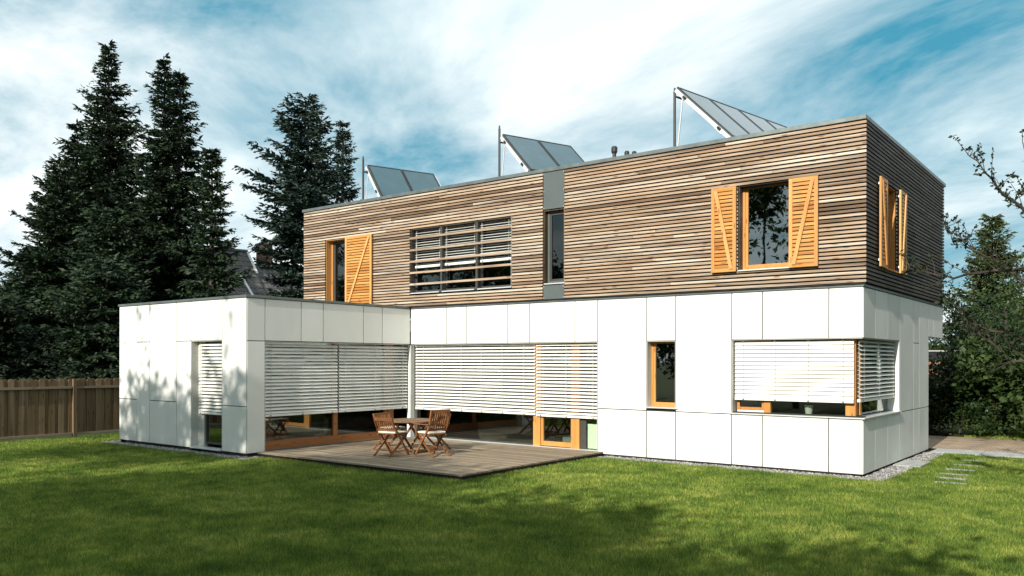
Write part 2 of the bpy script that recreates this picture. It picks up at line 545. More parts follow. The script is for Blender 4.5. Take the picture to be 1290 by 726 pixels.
for a, b in ((0.014, .791), (.791, 1.70), (1.70, 2.642)):
    panel(S0, a, b, 2.36, GT); panel(S0, a, b, 0, .955)
panel(S0, 2.642, 3.854, .955, GT); panel(S0, 2.642, 3.854, 0, .955)
panel(S0, 3.854, 4.39, 2.345, GT); panel(S0, 3.854, 4.39, .955, 2.345); panel(S0, 3.854, 4.39, 0, .955)
panel(S0, 4.39, 5.343, .955, GT); panel(S0, 4.39, 5.343, 0, .955)
panel(S0, 5.343, 5.894, 2.51, GT); panel(S0, 5.894, 6.93, 2.51, GT)
ZB = .03
panel(FW, WL, -15.142, 1.025, 3.25); panel(FW, WL, -15.142, ZB, 1.025)
panel(FW, -15.142, -14.576, 2.38, 3.25); panel(FW, -15.142, -14.576, ZB, 2.38)
panel(FW, -14.576, -13.44, 1.02, 3.25); panel(FW, -14.576, -13.44, ZB, 1.02)
panel(FW, -13.44, -12.85, 2.38, 3.25); panel(FW, -13.44, -12.85, ZB, 2.38)
panel(FW, -12.85, -11.678, 2.38, 3.25)
panel(FW, -11.678, WX - .0, 1.0, 3.25); panel(FW, -11.678, WX - .0, ZB, 1.0)
panel(SW, WY + .014, -4.328, 2.36, 3.25); panel(SW, WY + .014, -4.328, ZB, 2.36)
ys = [-4.328, -3.39, -2.778, -1.578, -.969, -.016]
for a, b in zip(ys[:-1], ys[1:]): panel(SW, a, b, 2.365, 3.25)

# substrate walls with their openings
mb = MB(F0)
wall_holes(mb, WX + .25, -.018, -.1, GT, .03, .25, [(-10.72, -5.334, -.2, 2.36), (-4.174, -3.532, 1.0, 2.36), (-2.37, 1, 1.0, 2.36)])
mb.build('wall', M['substrate'], Hh)
mb = MB(S0); wall_holes(mb, .03, 5.33, -.1, GT, .03, .25, [(-1, 2.60, .95, 2.36)]); mb.build('wall', M['substrate'], Hh)
mb = MB(S0); mb.box(5.33, 6.92, .03, .25, 2.52, GT); mb.box(5.0, 6.92, .25, 9, 2.52, 2.6); mb.build('wall', M['white'], Hh)
mb = MB(FW); wall_holes(mb, WL + .02, WX - .03, -.1, 3.25, .03, .25, [(-12.85, -11.678, -.2, 2.38)]); mb.build('wall', M['substrate'], Hh)
mb = MB(SW); wall_holes(mb, WY + .25, .0, -.1, 3.25, .03, .25, [(-4.328, -.0, -.2, 2.36)]); mb.build('wall', M['substrate'], Hh)
MB(sidef(WL + .25)).box(WY + .03, 5.3, 0, .22, -.1, 3.25).build('wall', M['white'], Hh)
MB().box(WL + .25, -.25, 5.12, 5.33, -.1, GT).build('wall', M['plaster'], Hh)
MB().box(WX - .24, WX - .03, .26, 5.1, 0, 2.7).build('partition_wall', M['plaster'], Hh)
MB().box(-5.25, -5.12, .26, 5.1, .05, 2.7).build('partition_wall', M['plaster'], Hh)
MB().box(WL + .25, -.25, .25, 5.12, -.1, .03).box(WL + .25, WX - .25, WY + .25, .25, -.1, .03).build('interior_floor', M['intfloor'], Hh)
MB().box(WL + .25, -.25, .25, 5.12, 2.6, 2.7).box(WL + .25, WX - .25, WY + .25, .25, 2.6, 2.7).build('ceiling', M['plaster'], Hh)
# interior partition faces seen through corner window
# wing roof and copings
MB().box(WL + .06, WX - .06, WY + .06, 1.0, 3.12, 3.19).build('wing_roof', M['roofing'], Hh)
mb = MB(); mb.box(WL - .025, WX + .025, WY - .025, WY + .16, 3.252, 3.305); mb.box(WX - .16, WX + .025, WY + .161, -.065, 3.252, 3.305)
mb.box(WL - .025, WL + .16, WY + .161, 5.3, 3.252, 3.305); mb.build('wing_coping', M['zinc'], Hh, bevel=.004)
# flashing below the boarded box
mb = MB(); mb.box(WX + .03, .012, -.014, .1, 3.249, 3.292); mb.box(-.10, .014, .101, 6.93, 3.249, 3.292); mb.build('flashing', M['zinc'], Hh)

# --- upper boarded box
UL, UR, UB0, UB1 = -14.93, .061, 3.305, 6.100
NR = 39; PT = (UB1 - UB0) / NR; GAP = .028
holes_f = [(-14.02, -13.10, 3.2, 5.25), (-10.80, -7.575, 3.62, 5.245), (-6.716, -6.145, 3.2, 6.3), (-2.23, -1.25, 3.655, 5.245)]
holes_s = [(1.15, 2.13, 3.655, 5.245)]
def board_rows(kind):
    for r in range(NR):
        z0 = UB0 + r * PT + GAP * .5; z1 = z0 + PT - GAP
        zc = (z0 + z1) / 2
        lo, hi = (UL, UR - .0) if kind == 'f' else (-.030, 6.75)
        hs = [h for h in (holes_f if kind == 'f' else holes_s) if h[2] < zc < h[3]]
        segs = []; u = lo
        for h in sorted(hs):
            if h[0] > u: segs.append((u, h[0]))
            u = max(u, h[1])
        segs.append((u, hi))
        for a, b in segs:
            cuts = [a]; x = a + random.uniform(1.6, 4.6)
            while x < b - 1.3:
                cuts.append(x); x += random.uniform(3.0, 4.9)
            cuts.append(b)
            for p, q in zip(cuts[:-1], cuts[1:]):
                j = random.uniform(-.002, .002)
                if kind == 'f':
                    piece('cladding_board', M['clad_front'], p + .0015, q - .0015, -.061 + j, -.033 + j, z0, z1, Hh, .18)
                else:
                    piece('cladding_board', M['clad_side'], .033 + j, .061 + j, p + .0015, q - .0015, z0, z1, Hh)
board_rows('f'); board_rows('s')
# battens and membrane behind the boards
mb = MB(); wall_holes(MB(F0), 0, 0, 0, 0, 0, 0, [])
mb = wall_holes(MB(F0), UL + .01, .02, UB0 - .01, UB1, -.012, .16, holes_f); mb.build('wall', M['membrane'], Hh)
mb = wall_holes(MB(sidef(0.02)), .161, 6.74, UB0 - .01, UB1, .0, .16, holes_s); mb.build('wall', M['membrane'], Hh)
mb = MB(); mb.box(UL + .01, UL + .17, .161, 6.74, UB0, UB1); mb.box(UL + .171, -.15, 6.58, 6.74, UB0, UB1); mb.build('wall', M['membrane'], Hh)
for i in range(25):
    x = UL + .06 + i * .615
    if any(h[0] - .05 < x < h[1] + .05 for h in holes_f): continue
    MB().box(x, x + .05, -.032, -.013, UB0, UB1).build('batten', M['membrane'], Hh)
MB().box(UL + .17, -.15, .16, 6.58, 3.30, 3.36).build('interior_floor', M['intfloor'], Hh)
MB().box(UL + .17, -.15, 3.2, 3.3, 3.36, 5.8).build('partition_wall', M['plaster'], Hh)
for x in (-11.6, -7.2, -5.4): MB().box(x, x + .1, .17, 3.19, 3.36, 5.8).build('partition_wall', M['plaster'], Hh)
MB().box(UL + .15, -.12, .161, 6.6, 5.80, 6.02).build('roof', M['roofing'], Hh)
mb = MB(); e = .0
mb.box(UL - .06, UR + .002, -.075, .14, 6.106, 6.185); mb.box(-.12, UR + .002, .141, 6.94, 6.106, 6.185)
mb.box(UL - .06, UL + .15, .141, 6.94, 6.106, 6.185); mb.box(UL + .151, -.121, 6.74, 6.94, 6.106, 6.185)
mb.build('roof_coping', M['zinc'], Hh, bevel=.006)
# starter strip under the boards
MB().box(UL, .04, -.045, -.013, 3.294, 3.304).build('drip_edge', M['dark'], Hh)

# --- windows
def frame_ring(T, u0, u1, z0, z1, w0, w1, t, name, m, parent, tb=None):
    tb = t if tb is None else tb
    mb = MB(T)
    mb.box(u0, u0 + t, w0, w1, z0, z1); mb.box(u1 - t, u1, w0, w1, z0, z1)
    mb.box(u0 + t, u1 - t, w0, w1, z1 - t, z1); mb.box(u0 + t, u1 - t, w0, w1, z0, z0 + tb)
    return mb.build(name, m, parent)
def window(T, u0, u1, z0, z1, w=.12, frame='frame_z', sash=None, glassm='glass_coat', ft=.055, st=.045, sill=True, sillm='alu', label=None):
    f = frame_ring(T, u0, u1, z0, z1, w, w + .07, ft, 'window', M[frame], Hh)
    if label: f['label'] = label
    frame_ring(T, u0 + ft + .002, u1 - ft - .002, z0 + ft + .002, z1 - ft - .002, w + .012, w + .06, st, 'sash', M[sash or frame], f)
    a = ft + st
    MB(T).box(u0 + a - .004, u1 - a + .004, w + .03, w + .036, z0 + a - .004, z1 - a + .004).build('pane', M[glassm], f)
    if sill:
        MB(T).box(u0 - .02, u1 + .02, -.035 if sill is True else sill, w - .002, z0 - .028, z0 - .003).build('sill', M[sillm], f, bevel=.003)
    return f
def reveal(T, u0, u1, z0, z1, w0, w1, m, sides='lrt'):
    mb = MB(T)
    if 'l' in sides: mb.box(u0, u0 + .01, w0, w1, z0, z1)
    if 'r' in sides: mb.box(u1 - .01, u1, w0, w1, z0, z1)
    if 't' in sides: mb.box(u0 + .0101, u1 - .0101, w0, w1, z1 - .01, z1)
    if 'b' in sides: mb.box(u0 - .012, u1 + .012, w0, w1, z0 - .012, z0)
    return mb.build('reveal', m, Hh)
# upstairs window with two shutters
U0 = front(-.061)
window(U0, -2.205, -1.19, 3.665, 5.30, .18, 'frame_z', None, 'glass_coat', .05, .05, -.03, 'alu', label='tall upstairs window reflecting trees and cloud, between two open shutters')
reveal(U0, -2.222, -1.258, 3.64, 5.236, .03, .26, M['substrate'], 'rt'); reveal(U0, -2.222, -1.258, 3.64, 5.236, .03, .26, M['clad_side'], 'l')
# upstairs corner-side window
US = sidef(.061)
window(US, 1.165, 2.115, 3.675, 5.225, .13, 'frame_z', None, 'glass_coat', .05, .05, -.03, 'larch_x')
reveal(US, 1.162, 2.118, 3.64, 5.236, .03, .26, M['larch_z'], 'lrt')
# balcony door far left
window(U0, -13.99, -12.9, 3.31, 5.30, .20, 'frame_z', 'sash', 'glass_dark', .06, .09, None, label='tall upstairs balcony door half behind a sliding shutter')
reveal(U0, -14.008, -13.11, 3.3, 5.238, .03, .27, M['larch_z'], 'lt')
# grey strip window
window(U0, -6.66, -6.145, 3.66, 5.262, .12, 'greypanel', 'sash', 'glass_dark', .05, .045, -.012, 'alu', label='narrow dark upstairs window in the slate grey strip')
reveal(U0, -6.70, -6.157, 3.63, 5.262, .02, .26, M['fence'], 'lrt')
for a, b in ((5.285, 6.098), (3.31, 3.615)):
    MB(front(-.05)).box(-6.706, -6.155, 0, .016, a, b).build('grey_panel', M['greypanel'], Hh, bevel=.002)
for x in (-6.69, -6.171):
    for z in (5.31, 5.68, 6.07, 3.34, 3.585):
        MB(front(-.054)).tube([(x, -.001, z), (x, .004, z)], .009, 6).build('screw', M['steel'], Hh)
# wide upstairs window behind rails
T = U0
ww = frame_ring(T, -10.79, -7.58, 3.65, 5.23, .2, .27, .06, 'window', M['sash'], Hh)
ww['label'] = 'wide upstairs window half covered by blinds, behind horizontal wooden rails'
for a, b in ((-10.73, -9.80), (-9.72, -8.68), (-8.60, -7.64)):
    MB(T).box(a, b, .235, .241, 3.71, 5.17).build('pane', M['glass_dark'], ww)
for x in (-9.76, -8.64): MB(T).box(x - .038, x + .038, .20, .27, 3.71, 5.17).build('mullion', M['sash'], ww)
for x in (-9.76, -8.64): MB(T).box(x - .03, x + .03, .03, .10, 3.63, 5.235).build('guide_post', M['sash'], ww)
for a, b in ((-10.79, -9.80), (-9.72, -8.68), (-8.60, -7.58)):
    MB(T).box(a + .01, b - .01, -.002, .2, 3.622, 3.647).build('sill', M['alu'], ww)
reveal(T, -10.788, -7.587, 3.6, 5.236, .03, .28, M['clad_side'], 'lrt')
MB(T).box(-7.592, -7.585, -.004, .06, 3.63, 5.235).build('edge_trim', M['alu'], ww)
for z in (3.857, 4.147, 4.428, 4.713, 5.011):
    piece('rail', M['clad_front'], -10.80, -7.575, -.061, -.016, z - .024, z + .024, Hh, .1, 'weathered board running across the wide window')

def shutter(T, u0, u1, z0, z1, w0, brace, th=.035):
    """board shutter; brace 'r' leans to the right at the top"""
    s = MB(T).box(u0, u0 + .065, w0, w0 + th, z0, z1).build('shutter', M['larch_z'], Hh)
    MB(T).box(u1 - .065, u1, w0, w0 + th, z0, z1).build('stile', M['larch_z'], s)
    MB(T).box(u0 + .066, u1 - .066, w0 + .001, w0 + th, z1 - .07, z1).build('shutter_rail', M['larch_x'], s)
    MB(T).box(u0 + .066, u1 - .066, w0 + .001, w0 + th, z0, z0 + .07).build('shutter_rail', M['larch_x'], s)
    n = round((z1 - z0 - .14) / .0715); p = (z1 - z0 - .14) / n
    for i in range(n):
        z = z0 + .07 + i * p
        me = MB(T).hexa([(u0 + .05, w0 + .010, z + .006), (u1 - .05, w0 + .010, z + .006), (u1 - .05, w0 + .030, z + .012), (u0 + .05, w0 + .030, z + .012),
                         (u0 + .05, w0 + .012, z + p - .014), (u1 - .05, w0 + .012, z + p - .014), (u1 - .05, w0 + .032, z + p - .008), (u0 + .05, w0 + .032, z + p - .008)])
        me.build('louvre', M['larch_x'], s)
    a, b = ((u0 + .09, u1 - .09) if brace == 'r' else (u1 - .09, u0 + .09))
    d = .03 if b > a else -.03
    mb = MB(T)
    k = .034
    mb.hexa([(a - k, w0 - .018, z0 + .05), (a + k, w0 - .018, z0 + .05), (a + k, w0 + .004, z0 + .05), (a - k, w0 + .004, z0 + .05),
             (b - k, w0 - .018, z1 - .05), (b + k, w0 - .018, z1 - .05), (b + k, w0 + .004, z1 - .05), (b - k, w0 + .004, z1 - .05)])
    mb.build('brace', M['larch_z'], s)
    mb = MB(T)
    for z in (z0 + .12, z1 - .12):
        mb.box(u0 + .01, u0 + .05, w0 + th, w0 + th + .02, z - .02, z + .02); mb.box(u1 - .05, u1 - .01, w0 + th, w0 + th + .02, z - .02, z + .02)
    mb.build('hinge', M['steel'], s)
    return s
shutter(front(-.12), -2.735, -2.245, 3.64, 5.235, 0, 'l')
shutter(front(-.12), -1.25, -.735, 3.64, 5.235, 0, 'r')
shutter(front(-.13), -13.13, -12.11, 3.31, 5.245, 0, 'r')
shutter(sidef(.13), .67, 1.14, 3.65, 5.25, 0, 'l')
shutter(sidef(.13), 2.15, 2.64, 3.65, 5.25, 0, 'r')

# ground floor narrow window
window(F0, -4.16, -3.50, 1.035, 2.40, .18, 'frame_z', None, 'glass_coat', .035, .05, -.04, 'alu', label='narrow single window with pale pine frame in the white wall')
reveal(F0, -4.172, -3.534, .99, 2.358, .003, .25, M['reveal'], 'lrt')

# blinds
def blind(T, u0, u1, ztop, zbot, w, tilt=36, width=.08, pitch=.075, tapes=3, rail=.05, axis='f', x0=0.):
    b = MB(T).box(u0, u1, w - .028, w + .028, zbot, zbot + rail).build('blind', M['blind'], Hh, bevel=.004)
    z = zbot + rail + pitch * .55
    me = slat_mesh(width, rad(tilt))
    while z < ztop - .01:
        o = link('slat', me, b)
        j = random.uniform(-.0015, .0015)
        if axis == 'f': o.location = (u0, x0 + w, z + j); o.scale = (u1 - u0, 1, 1)
        else: o.location = (x0 - w, u0, z + j); o.rotation_euler = (0, 0, rad(90)); o.scale = (u1 - u0, 1, 1)
        o.rotation_euler[0] = rad(random.uniform(-1.5, 1.5))
        z += pitch
    n = max(2, tapes)
    for i in range(n):
        u = u0 + (u1 - u0) * (.08 + .84 * i / (n - 1))
        MB(T).box(u - .004, u + .004, w - .045, w - .042, zbot + rail, ztop).build('tape', M['reveal'], b)
        MB(T).box(u - .018, u + .018, w - .034, w - .026, zbot + .008, zbot + .03).build('clip', M['zinc'], b)
    for u in (u0 + .02, u1 - .02): MB(T).tube([(u, w, zbot), (u, w, ztop)], .0035, 5).build('guide_cable', M['steel'], b)
    return b
blind(F0, -10.72, -7.02, 2.36, .74, .10, tilt=31, tapes=6)
blind(F0, -6.99, -5.35, 2.36, .72, .10, tilt=31, tapes=3)
blind(F0, -2.34, -.18, 2.35, 1.225, .10, tilt=62, tapes=4)
kw = dict(axis='s')
blind(S0, .10, 2.56, 2.35, 1.245, .10, tilt=30, tapes=3, axis='s', x0=0)
blind(SW, -4.29, -2.29, 2.36, .76, .10, tilt=46, tapes=3, axis='s', x0=WX)
blind(SW, -2.25, -.03, 2.36, .76, .10, tilt=46, tapes=3, axis='s', x0=WX)
blind(FW, -12.70, -11.69, 2.37, .78, .12, tapes=2, x0=WY)
for a, b in ((-10.72, -9.80), (-9.72, -8.68), (-8.60, -7.66)):
    blind(front(-.061), a, b, 5.23, 4.27, .145, tilt=17, width=.06, pitch=.06, tapes=2, rail=.06, x0=-.061)

# main terrace glazing below the blinds
g = MB(F0).box(-10.66, -7.10, .15, .21, .035, .085).build('window', M['sash'], Hh, label='wide fixed terrace window below the long blind')
MB(F0).box(-10.66, -7.10, .18, .186, .085, 2.35).build('pane', M['glass'], g)
MB(F0).box(-10.66, -5.34, .02, .15, -.05, .055).build('sill', M['alu'], g)
door = MB(F0).box(-7.10, -6.905, .125, .215, .056, 2.35).build('terrace_door', M['frame_z'], Hh, label='timber framed terrace door, half behind the blind')
MB(F0).box(-6.085, -5.87, .125, .215, .056, 2.35).build('jamb', M['frame_z'], door)
MB(F0).box(-6.90, -6.84, .15, .21, .07, 2.33).build('stile', M['frame_z'], door)
MB(F0).box(-6.838, -6.088, .15, .21, .07, .17).build('bottom_rail', M['frame_z'], door)
MB(F0).box(-6.838, -6.088, .175, .181, .17, 2.33).build('pane', M['glass'], door)
sw = MB(F0).box(-5.866, -5.72, .17, .23, .056, 2.35).build('side_light', M['sash'], Hh)
MB(F0).box(-5.69, -5.345, .185, .195, .075, .60).build('backing_board', M['greenglass'], sw)
MB(F0).box(-5.718, -5.34, .17, .176, .056, 2.35).build('pane', M['glass_clear'], sw)
MB(F0).box(-6.72, -6.42, .75, 1.1, .04, .22).build('storage_box', M['greenglass'], Hh)
reveal(F0, -10.7, -5.336, .0, 2.358, .003, .25, M['reveal'], 'rt')
# inner corner post
MB().box(WX - .115, WX - .0, -.004, .10, .0, 2.355).build('corner_post', M['post'], Hh)
MB().box(WX - .06, WX + .005, .105, .24, .0, 2.355).build('corner_post', M['reveal'], Hh)
# wing terrace glazing
g = MB(SW).box(-4.28, -.01, .15, .22, .05, .235).build('window', M['sill_wood'], Hh, label='sliding terrace window of the wing with red brown timber bottom rail')
MB(SW).box(-4.28, -.16, .05, .149, .0, .06).build('sill', M['zinc'], g)
MB(SW).box(-2.36, -2.24, .14, .225, .236, 2.35).build('mullion', M['sill_wood'], g)
MB(SW).box(-.75, -.45, .14, .225, .236, 2.35).build('mullion', M['sill_wood'], g)
MB(SW).box(-4.28, -2.365, .18, .186, .236, 2.35).build('pane', M['glass'], g)
MB(SW).box(-2.235, -.755, .185, .191, .236, 2.35).build('pane', M['glass'], g)
reveal(SW, -4.326, -.02, .0, 2.358, .003, .25, M['reveal'], 'lt')
# wing front window
g = frame_ring(FW, -12.60, -11.69, .12, 2.36, .20, .26, .05, 'window', M['sash'], Hh)
MB(FW).box(-12.55, -11.74, .225, .231, .17, 2.31).build('pane', M['glass_coat'], g)
MB(FW).box(-12.84, -11.69, -.04, .2, .03, .06).build('sill', M['alu'], g, bevel=.004)
MB(FW).box(-12.837, -12.605, .17, .255, .061, 2.36).build('side_panel', M['reveal'], g)
reveal(FW, -12.848, -11.68, .061, 2.378, .003, .26, M['reveal'], 'lrt')
# corner window
g = MB().box(-.255, -.17, .17, .255, 1.0, 2.355).build('corner_window', M['frame_z'], Hh, label='corner window wrapping the house end, blinds lowered over most of it')
MB(F0).box(-.34, -.256, .17, .25, 1.0, 2.355).build('frame_board', M['frame_z'], g)
frame_ring(F0, -2.33, -1.80, 1.04, 2.34, .17, .23, .05, 'casement', M['frame_z'], g)
MB(F0).box(-2.28, -1.85, .20, .206, 1.09, 2.29).build('pane', M['glass_coat'], g)
MB(F0).box(-1.80, -1.68, .15, .24, 1.0, 2.355).build('mullion', M['frame_z'], g)
MB(F0).box(-2.33, -1.80, .18, .24, .985, 1.038).build('bottom_frame', M['post'], g)
MB(F0).box(-1.68, -.34, .20, .206, 1.0, 2.34).build('pane', M['glass_clear'], g)
MB(sidef(0)).box(.46, .56, .17, .24, 1.0, 2.355).build('mullion', M['frame_z'], g)
MB(sidef(0)).box(.255, .46, .20, .206, 1.0, 2.34).build('pane', M['glass_clear'], g)
MB(sidef(0)).box(.56, 2.6, .20, .206, 1.0, 2.34).build('pane', M['glass_clear'], g)
mb = MB(); mb.box(-2.40, .035, -.035, .25, .957, .982); mb.box(-.25, .035, .251, 2.66, .957, .982); mb.build('sill', M['alu'], g, bevel=.004)
reveal(F0, -2.368, -.0, .984, 2.351, .003, .25, M['reveal'], 'l')
MB(S0).box(2.588, 2.64, .003, .25, .983, 2.351).build('reveal', M['post'], Hh)
mb = MB(); mb.box(-2.36, -.018, .016, .25, 2.352, 2.362); mb.box(-.25, -.018, .251, 2.62, 2.352, 2.362); mb.build('soffit', M['reveal'], Hh)
MB().box(-.245, -.21, 1.75, 2.0, 1.0, 1.5).build('window_post', M['post'], Hh)

# pot plant on the inner sill
pt = thing('potted_plant', 'small leafy plant in a grey pot behind the corner window', 'plant', (-1.04, .36, .985))
MB().tube([(0, 0, 0), (0, 0, .15), (0, 0, .17)], [.055, .08, .085], 14).build('pot', M['pot'], pt)
v = []; f = []
for i in range(26):
    a = random.uniform(0, 6.28); l = random.uniform(.06, .16); h = random.uniform(.03, .10)
    d = Vector((math.cos(a), math.sin(a), 0)); s_ = Vector((-d.y, d.x, 0)) * .018
    b = len(v); p0 = Vector((0, 0, .16)); p1 = p0 + d * l * .5 + Vector((0, 0, h)); p2 = p0 + d * l + Vector((0, 0, h * .7))
    v += [tuple(p0), tuple(p1 + s_), tuple(p2), tuple(p1 - s_)]; f.append((b, b + 1, b + 2, b + 3))
me = bpy.data.meshes.new('leaves'); me.from_pydata(v, [], f); me.materials.append(M['leaflight']); link('leaves', me, pt)

# interior sill below glazing for the pot
MB().box(-2.3, -.26, .26, .60, .94, .98).build('window_board', M['plaster'], Hh)

# ------------------------------------------------------------------ roof equipment
def collector_array(top, az, n, wid, run, tilt, label, polez):
    t = thing('solar_collector', label, 'solar collector', (top[0], top[1], 6.02), rad(90 - az), 'tilted solar collectors in a row on the flat roof')
    # local: +x along the top edge (away from the viewer), -y downslope
    H = top[2] - 6.02; ta = rad(tilt)
    dn = Vector((0, -math.cos(ta), -math.sin(ta))); nr = Vector((0, -math.sin(ta), math.cos(ta)))
    Ls = run / math.cos(ta)
    P0 = Vector((0, 0, H))
    for i in range(n):
        a = P0 + Vector((i * (wid + .02), 0, 0)); b = a + Vector((wid, 0, 0))
        def slab(o0, o1, i0, i1, th0, th1, name, m):
            pts = []
            for h in (th0, th1):
                for x, d in ((o0, i0), (o1, i0), (o1, i1), (o0, i1)):
                    pts.append(tuple(a + Vector((x, 0, 0)) + dn * d + nr * h))
            return MB().hexa(pts).build(name, m, t)
        c = slab(0, wid, 0, Ls, -.10, -.012, 'collector_panel', M['zinc'])
        pc = [slab(.035, wid - .035, .035, Ls - .035, -.011, .0, 'cover_glass', M['collector'])]
        for o0, o1, i0, i1 in ((0, .034, 0, Ls), (wid - .034, wid, 0, Ls), (.035, wid - .035, 0, .034), (.035, wid - .035, Ls - .034, Ls)):
            x = slab(o0, o1, i0, i1, -.011, .008, 'frame_bar', M['dark'])
            x.parent = c
        for x in pc: x.parent = c
    # pale side strut and support
    for k in (0, n * (wid + .02) - .02):
        off = -.05 if k == 0 else .05
        a = P0 + Vector((k + off, 0, 0)) + nr * -.06 + dn * .05; b = a + dn * (Ls - .05)
        MB().bar(a, b, .022, .07, (1, 0, 0)).build('side_rail', M['steel'], t)
        m_ = a + dn * (Ls * .30); e = Vector((k + off, -run * .82, .0))
        MB().bar(a + dn * .25, Vector((k + off, -.02, .02)), .02, .02, (1, 0, 0)).build('strut', M['steel'], t)
        MB().tube([m_, e + Vector((0, 0, .35))], .012, 6).build('brace', M['steel'], t)
        MB().box(k + off - .04, k + off + .04, -run, .05, .0, .04).build('base_rail', M['steel'], t)
    e0 = P0 + dn * (Ls * .12) + nr * -.13; 
    MB().tube([tuple(e0 + Vector((-.12, 0, 0))), tuple(e0 + Vector((n * (wid + .02) + .08, 0, 0)))], .022, 8).build('header_pipe', M['dark'], t)
    e1 = e0 + Vector((-.12, 0, 0))
    for q in (.2, .82):
        c_ = P0 + dn * (Ls * q) + nr * -.05 + Vector((-.075, 0, 0))
        MB().bar(c_ - dn * .045, c_ + dn * .045, .03, .045, (1, 0, 0)).build('clamp', M['dark'], t)
    return t
collector_array((-3.751, .5, 7.555), 10.3, 4, 1.08, 1.31, 44, 'large four panel solar collector nearest the right end of the roof', 0)
collector_array((-8.36, .6, 7.373), 19.8, 2, 1.0, 1.2, 42, 'two panel solar collector on the roof above the slate grey strip', 0)
collector_array((-13.051, .6, 7.304), 19.7, 2, 1.0, .96, 46.5, 'two panel solar collector at the far left end of the roof by the spruce', 0)
def mast(x, y, z1, label):
    t = thing('roof_mast', label, 'mast', (x, y, 6.02), 0, 'dark masts standing beside the solar collectors')
    MB().tube([(0, 0, 0), (0, 0, z1 - 6.02)], .028, 8).build('tube', M['dark'], t)
    MB().tube([(0, 0, z1 - 6.02), (0, 0, z1 - 5.95)], .02, 8).build('cap', M['dark'], t)
    MB().box(-.08, .08, -.08, .08, 0, .02).build('foot_plate', M['zinc'], t)
mast(-3.85, .58, 7.50, 'dark mast at the tip of the large four panel collector')
mast(-8.42, .55, 7.50, 'dark mast beside the middle solar collector')
mast(-13.14, .52, 7.46, 'short dark mast beside the left solar collector')
def vent(x, y, z1, r, label):
    t = thing('roof_vent', label, 'vent pipe', (x, y, 6.02), 0, 'black vent pipes on the roof edge')
    h = z1 - 6.02
    MB().tube([(0, 0, 0), (0, 0, h - .06)], r * .6, 12).build('pipe', M['dark'], t)
    MB().tube([(0, 0, h - .17), (0, 0, h - .13), (0, 0, h - .03), (0, 0, h)], [r * .8, r, r, r * .75], 14).build('cowl', M['dark'], t)
vent(-6.70, 3.0, 7.31, .078, 'taller black vent pipe with round cowl between the two collectors')
vent(-6.40, 3.1, 7.17, .062, 'left one of the two low black vent pipes')
vent(-6.25, 3.2, 7.16, .06, 'right one of the two low black vent pipes')

# ------------------------------------------------------------------ deck and furniture
deck = thing('wooden_deck', 'weathered grey brown wooden terrace deck in the corner of the house', 'deck', (-8, -2.3, 0))
deck.location = (0, 0, 0)
y = -4.53; k = 0
while y < -.02:
    w = min(.129, -.005 - y)
    if w < .03: break
    c = random.choice((-9.1, -8.2, -7.4, -6.8))
    for a, b in ((WX + .03, c), (c, -5.19)):
        piece('deck_board', M['deck'], a + .002, b - .002, y, y + w, .022 + random.uniform(-.001, .001), .050 + random.uniform(-.001, .001), deck)
    y += .140; k += 1
MB().box(WX + .06, -5.22, -4.50, -.02, -.12, .020).build('joist_base', M['membrane'], deck)
MB().box(WX + .04, -5.185, -4.555, -4.532, -.10, .020).box(-5.188, -5.175, -4.531, -.02, -.10, .020).build('edge_board', M['membrane'], deck)

def make_chair(label, arms, h=.90):
    t = thing('garden_chair', label, 'chair', (0, 0, .05), 0, 'folding slatted garden chairs round the table')
    m = M['teak']; HW = .235
    for s in (-1, 1):
        x = s * HW
        MB().bar((x, .25, 0), (x, -.20, .60), .022, .038, (1, 0, 0)).bar((x, -.197, .595), (x, -.27, h), .022, .038, (1, 0, 0)).build('leg', m, t)
        x2 = s * (HW - .03)
        MB().bar((x2, -.30, 0), (x2, .20, .44 if not arms else .45), .022, .036, (1, 0, 0)).build('leg', m, t)
        if arms:
            MB().bar((s * (HW + .028), .16, .40), (s * (HW + .028), .22, .63), .022, .03, (1, 0, 0)).build('arm_support', m, t)
            MB().box(s * (HW + .025) - .025, s * (HW + .025) + .025, -.22, .27, .63, .652).build('armrest', m, t, bevel=.004)
        MB().box(x2 - .011, x2 + .011, -.19, .22, .405, .435).build('seat_side', m, t)
    for i in range(7):
        yy = -.19 + i * .062
        MB().box(-HW + .03, HW - .03, yy, yy + .045, .436, .45).build('seat_slat', m, t)
    def bk(z): return -.197 - (z - .595) * .073 / (h - .595) if z > .595 else -.20 + (.6 - z) * .75
    MB().bar((-HW, bk(h - .03), h - .03), (HW, bk(h - .03), h - .03), .02, .07).build('back_rail', m, t)
    MB().bar((-HW, bk(.53), .53), (HW, bk(.53), .53), .02, .05).build('back_rail', m, t)
    for i in range(8):
        x = -HW + .045 + i * (2 * HW - .09) / 7
        MB().bar((x, bk(.545), .54), (x, bk(h - .06), h - .05), .024, .012, (1, 0, 0)).build('back_slat', m, t)
    for yy, z in ((.17, .107), (-.20, .12)):
        MB().bar((-HW, yy, z), (HW, yy, z), .03, .018).build('stretcher', m, t)
    MB().box(-HW + .01, HW - .01, -.17, .24, .452, .49).build('seat_cushion', M['cushion'], t, bevel=.014)
    return t
def place(o, x, y, rz):
    o.location = (x, y, .05); o.rotation_euler = (0, 0, rad(rz)); return o
cA = make_chair('armless folding garden chair at the left of the table, slatted back to the lawn', False, .77)
place(cA, -8.18, -3.22, 4)
cB = make_chair('garden armchair with cream cushion at the right of the table, slatted back towards the right', True, .93)
place(cB, -7.52, -2.75, 82)
cC = copy_tree(cA); cC['label'] = 'garden chair behind the table on the left, back against the wing window'; place(cC, -9.02, -2.45, -86)
cD = copy_tree(cA); cD['label'] = 'garden chair on the far side of the table, mostly hidden by the armchair'; place(cD, -8.24, -1.92, 176)
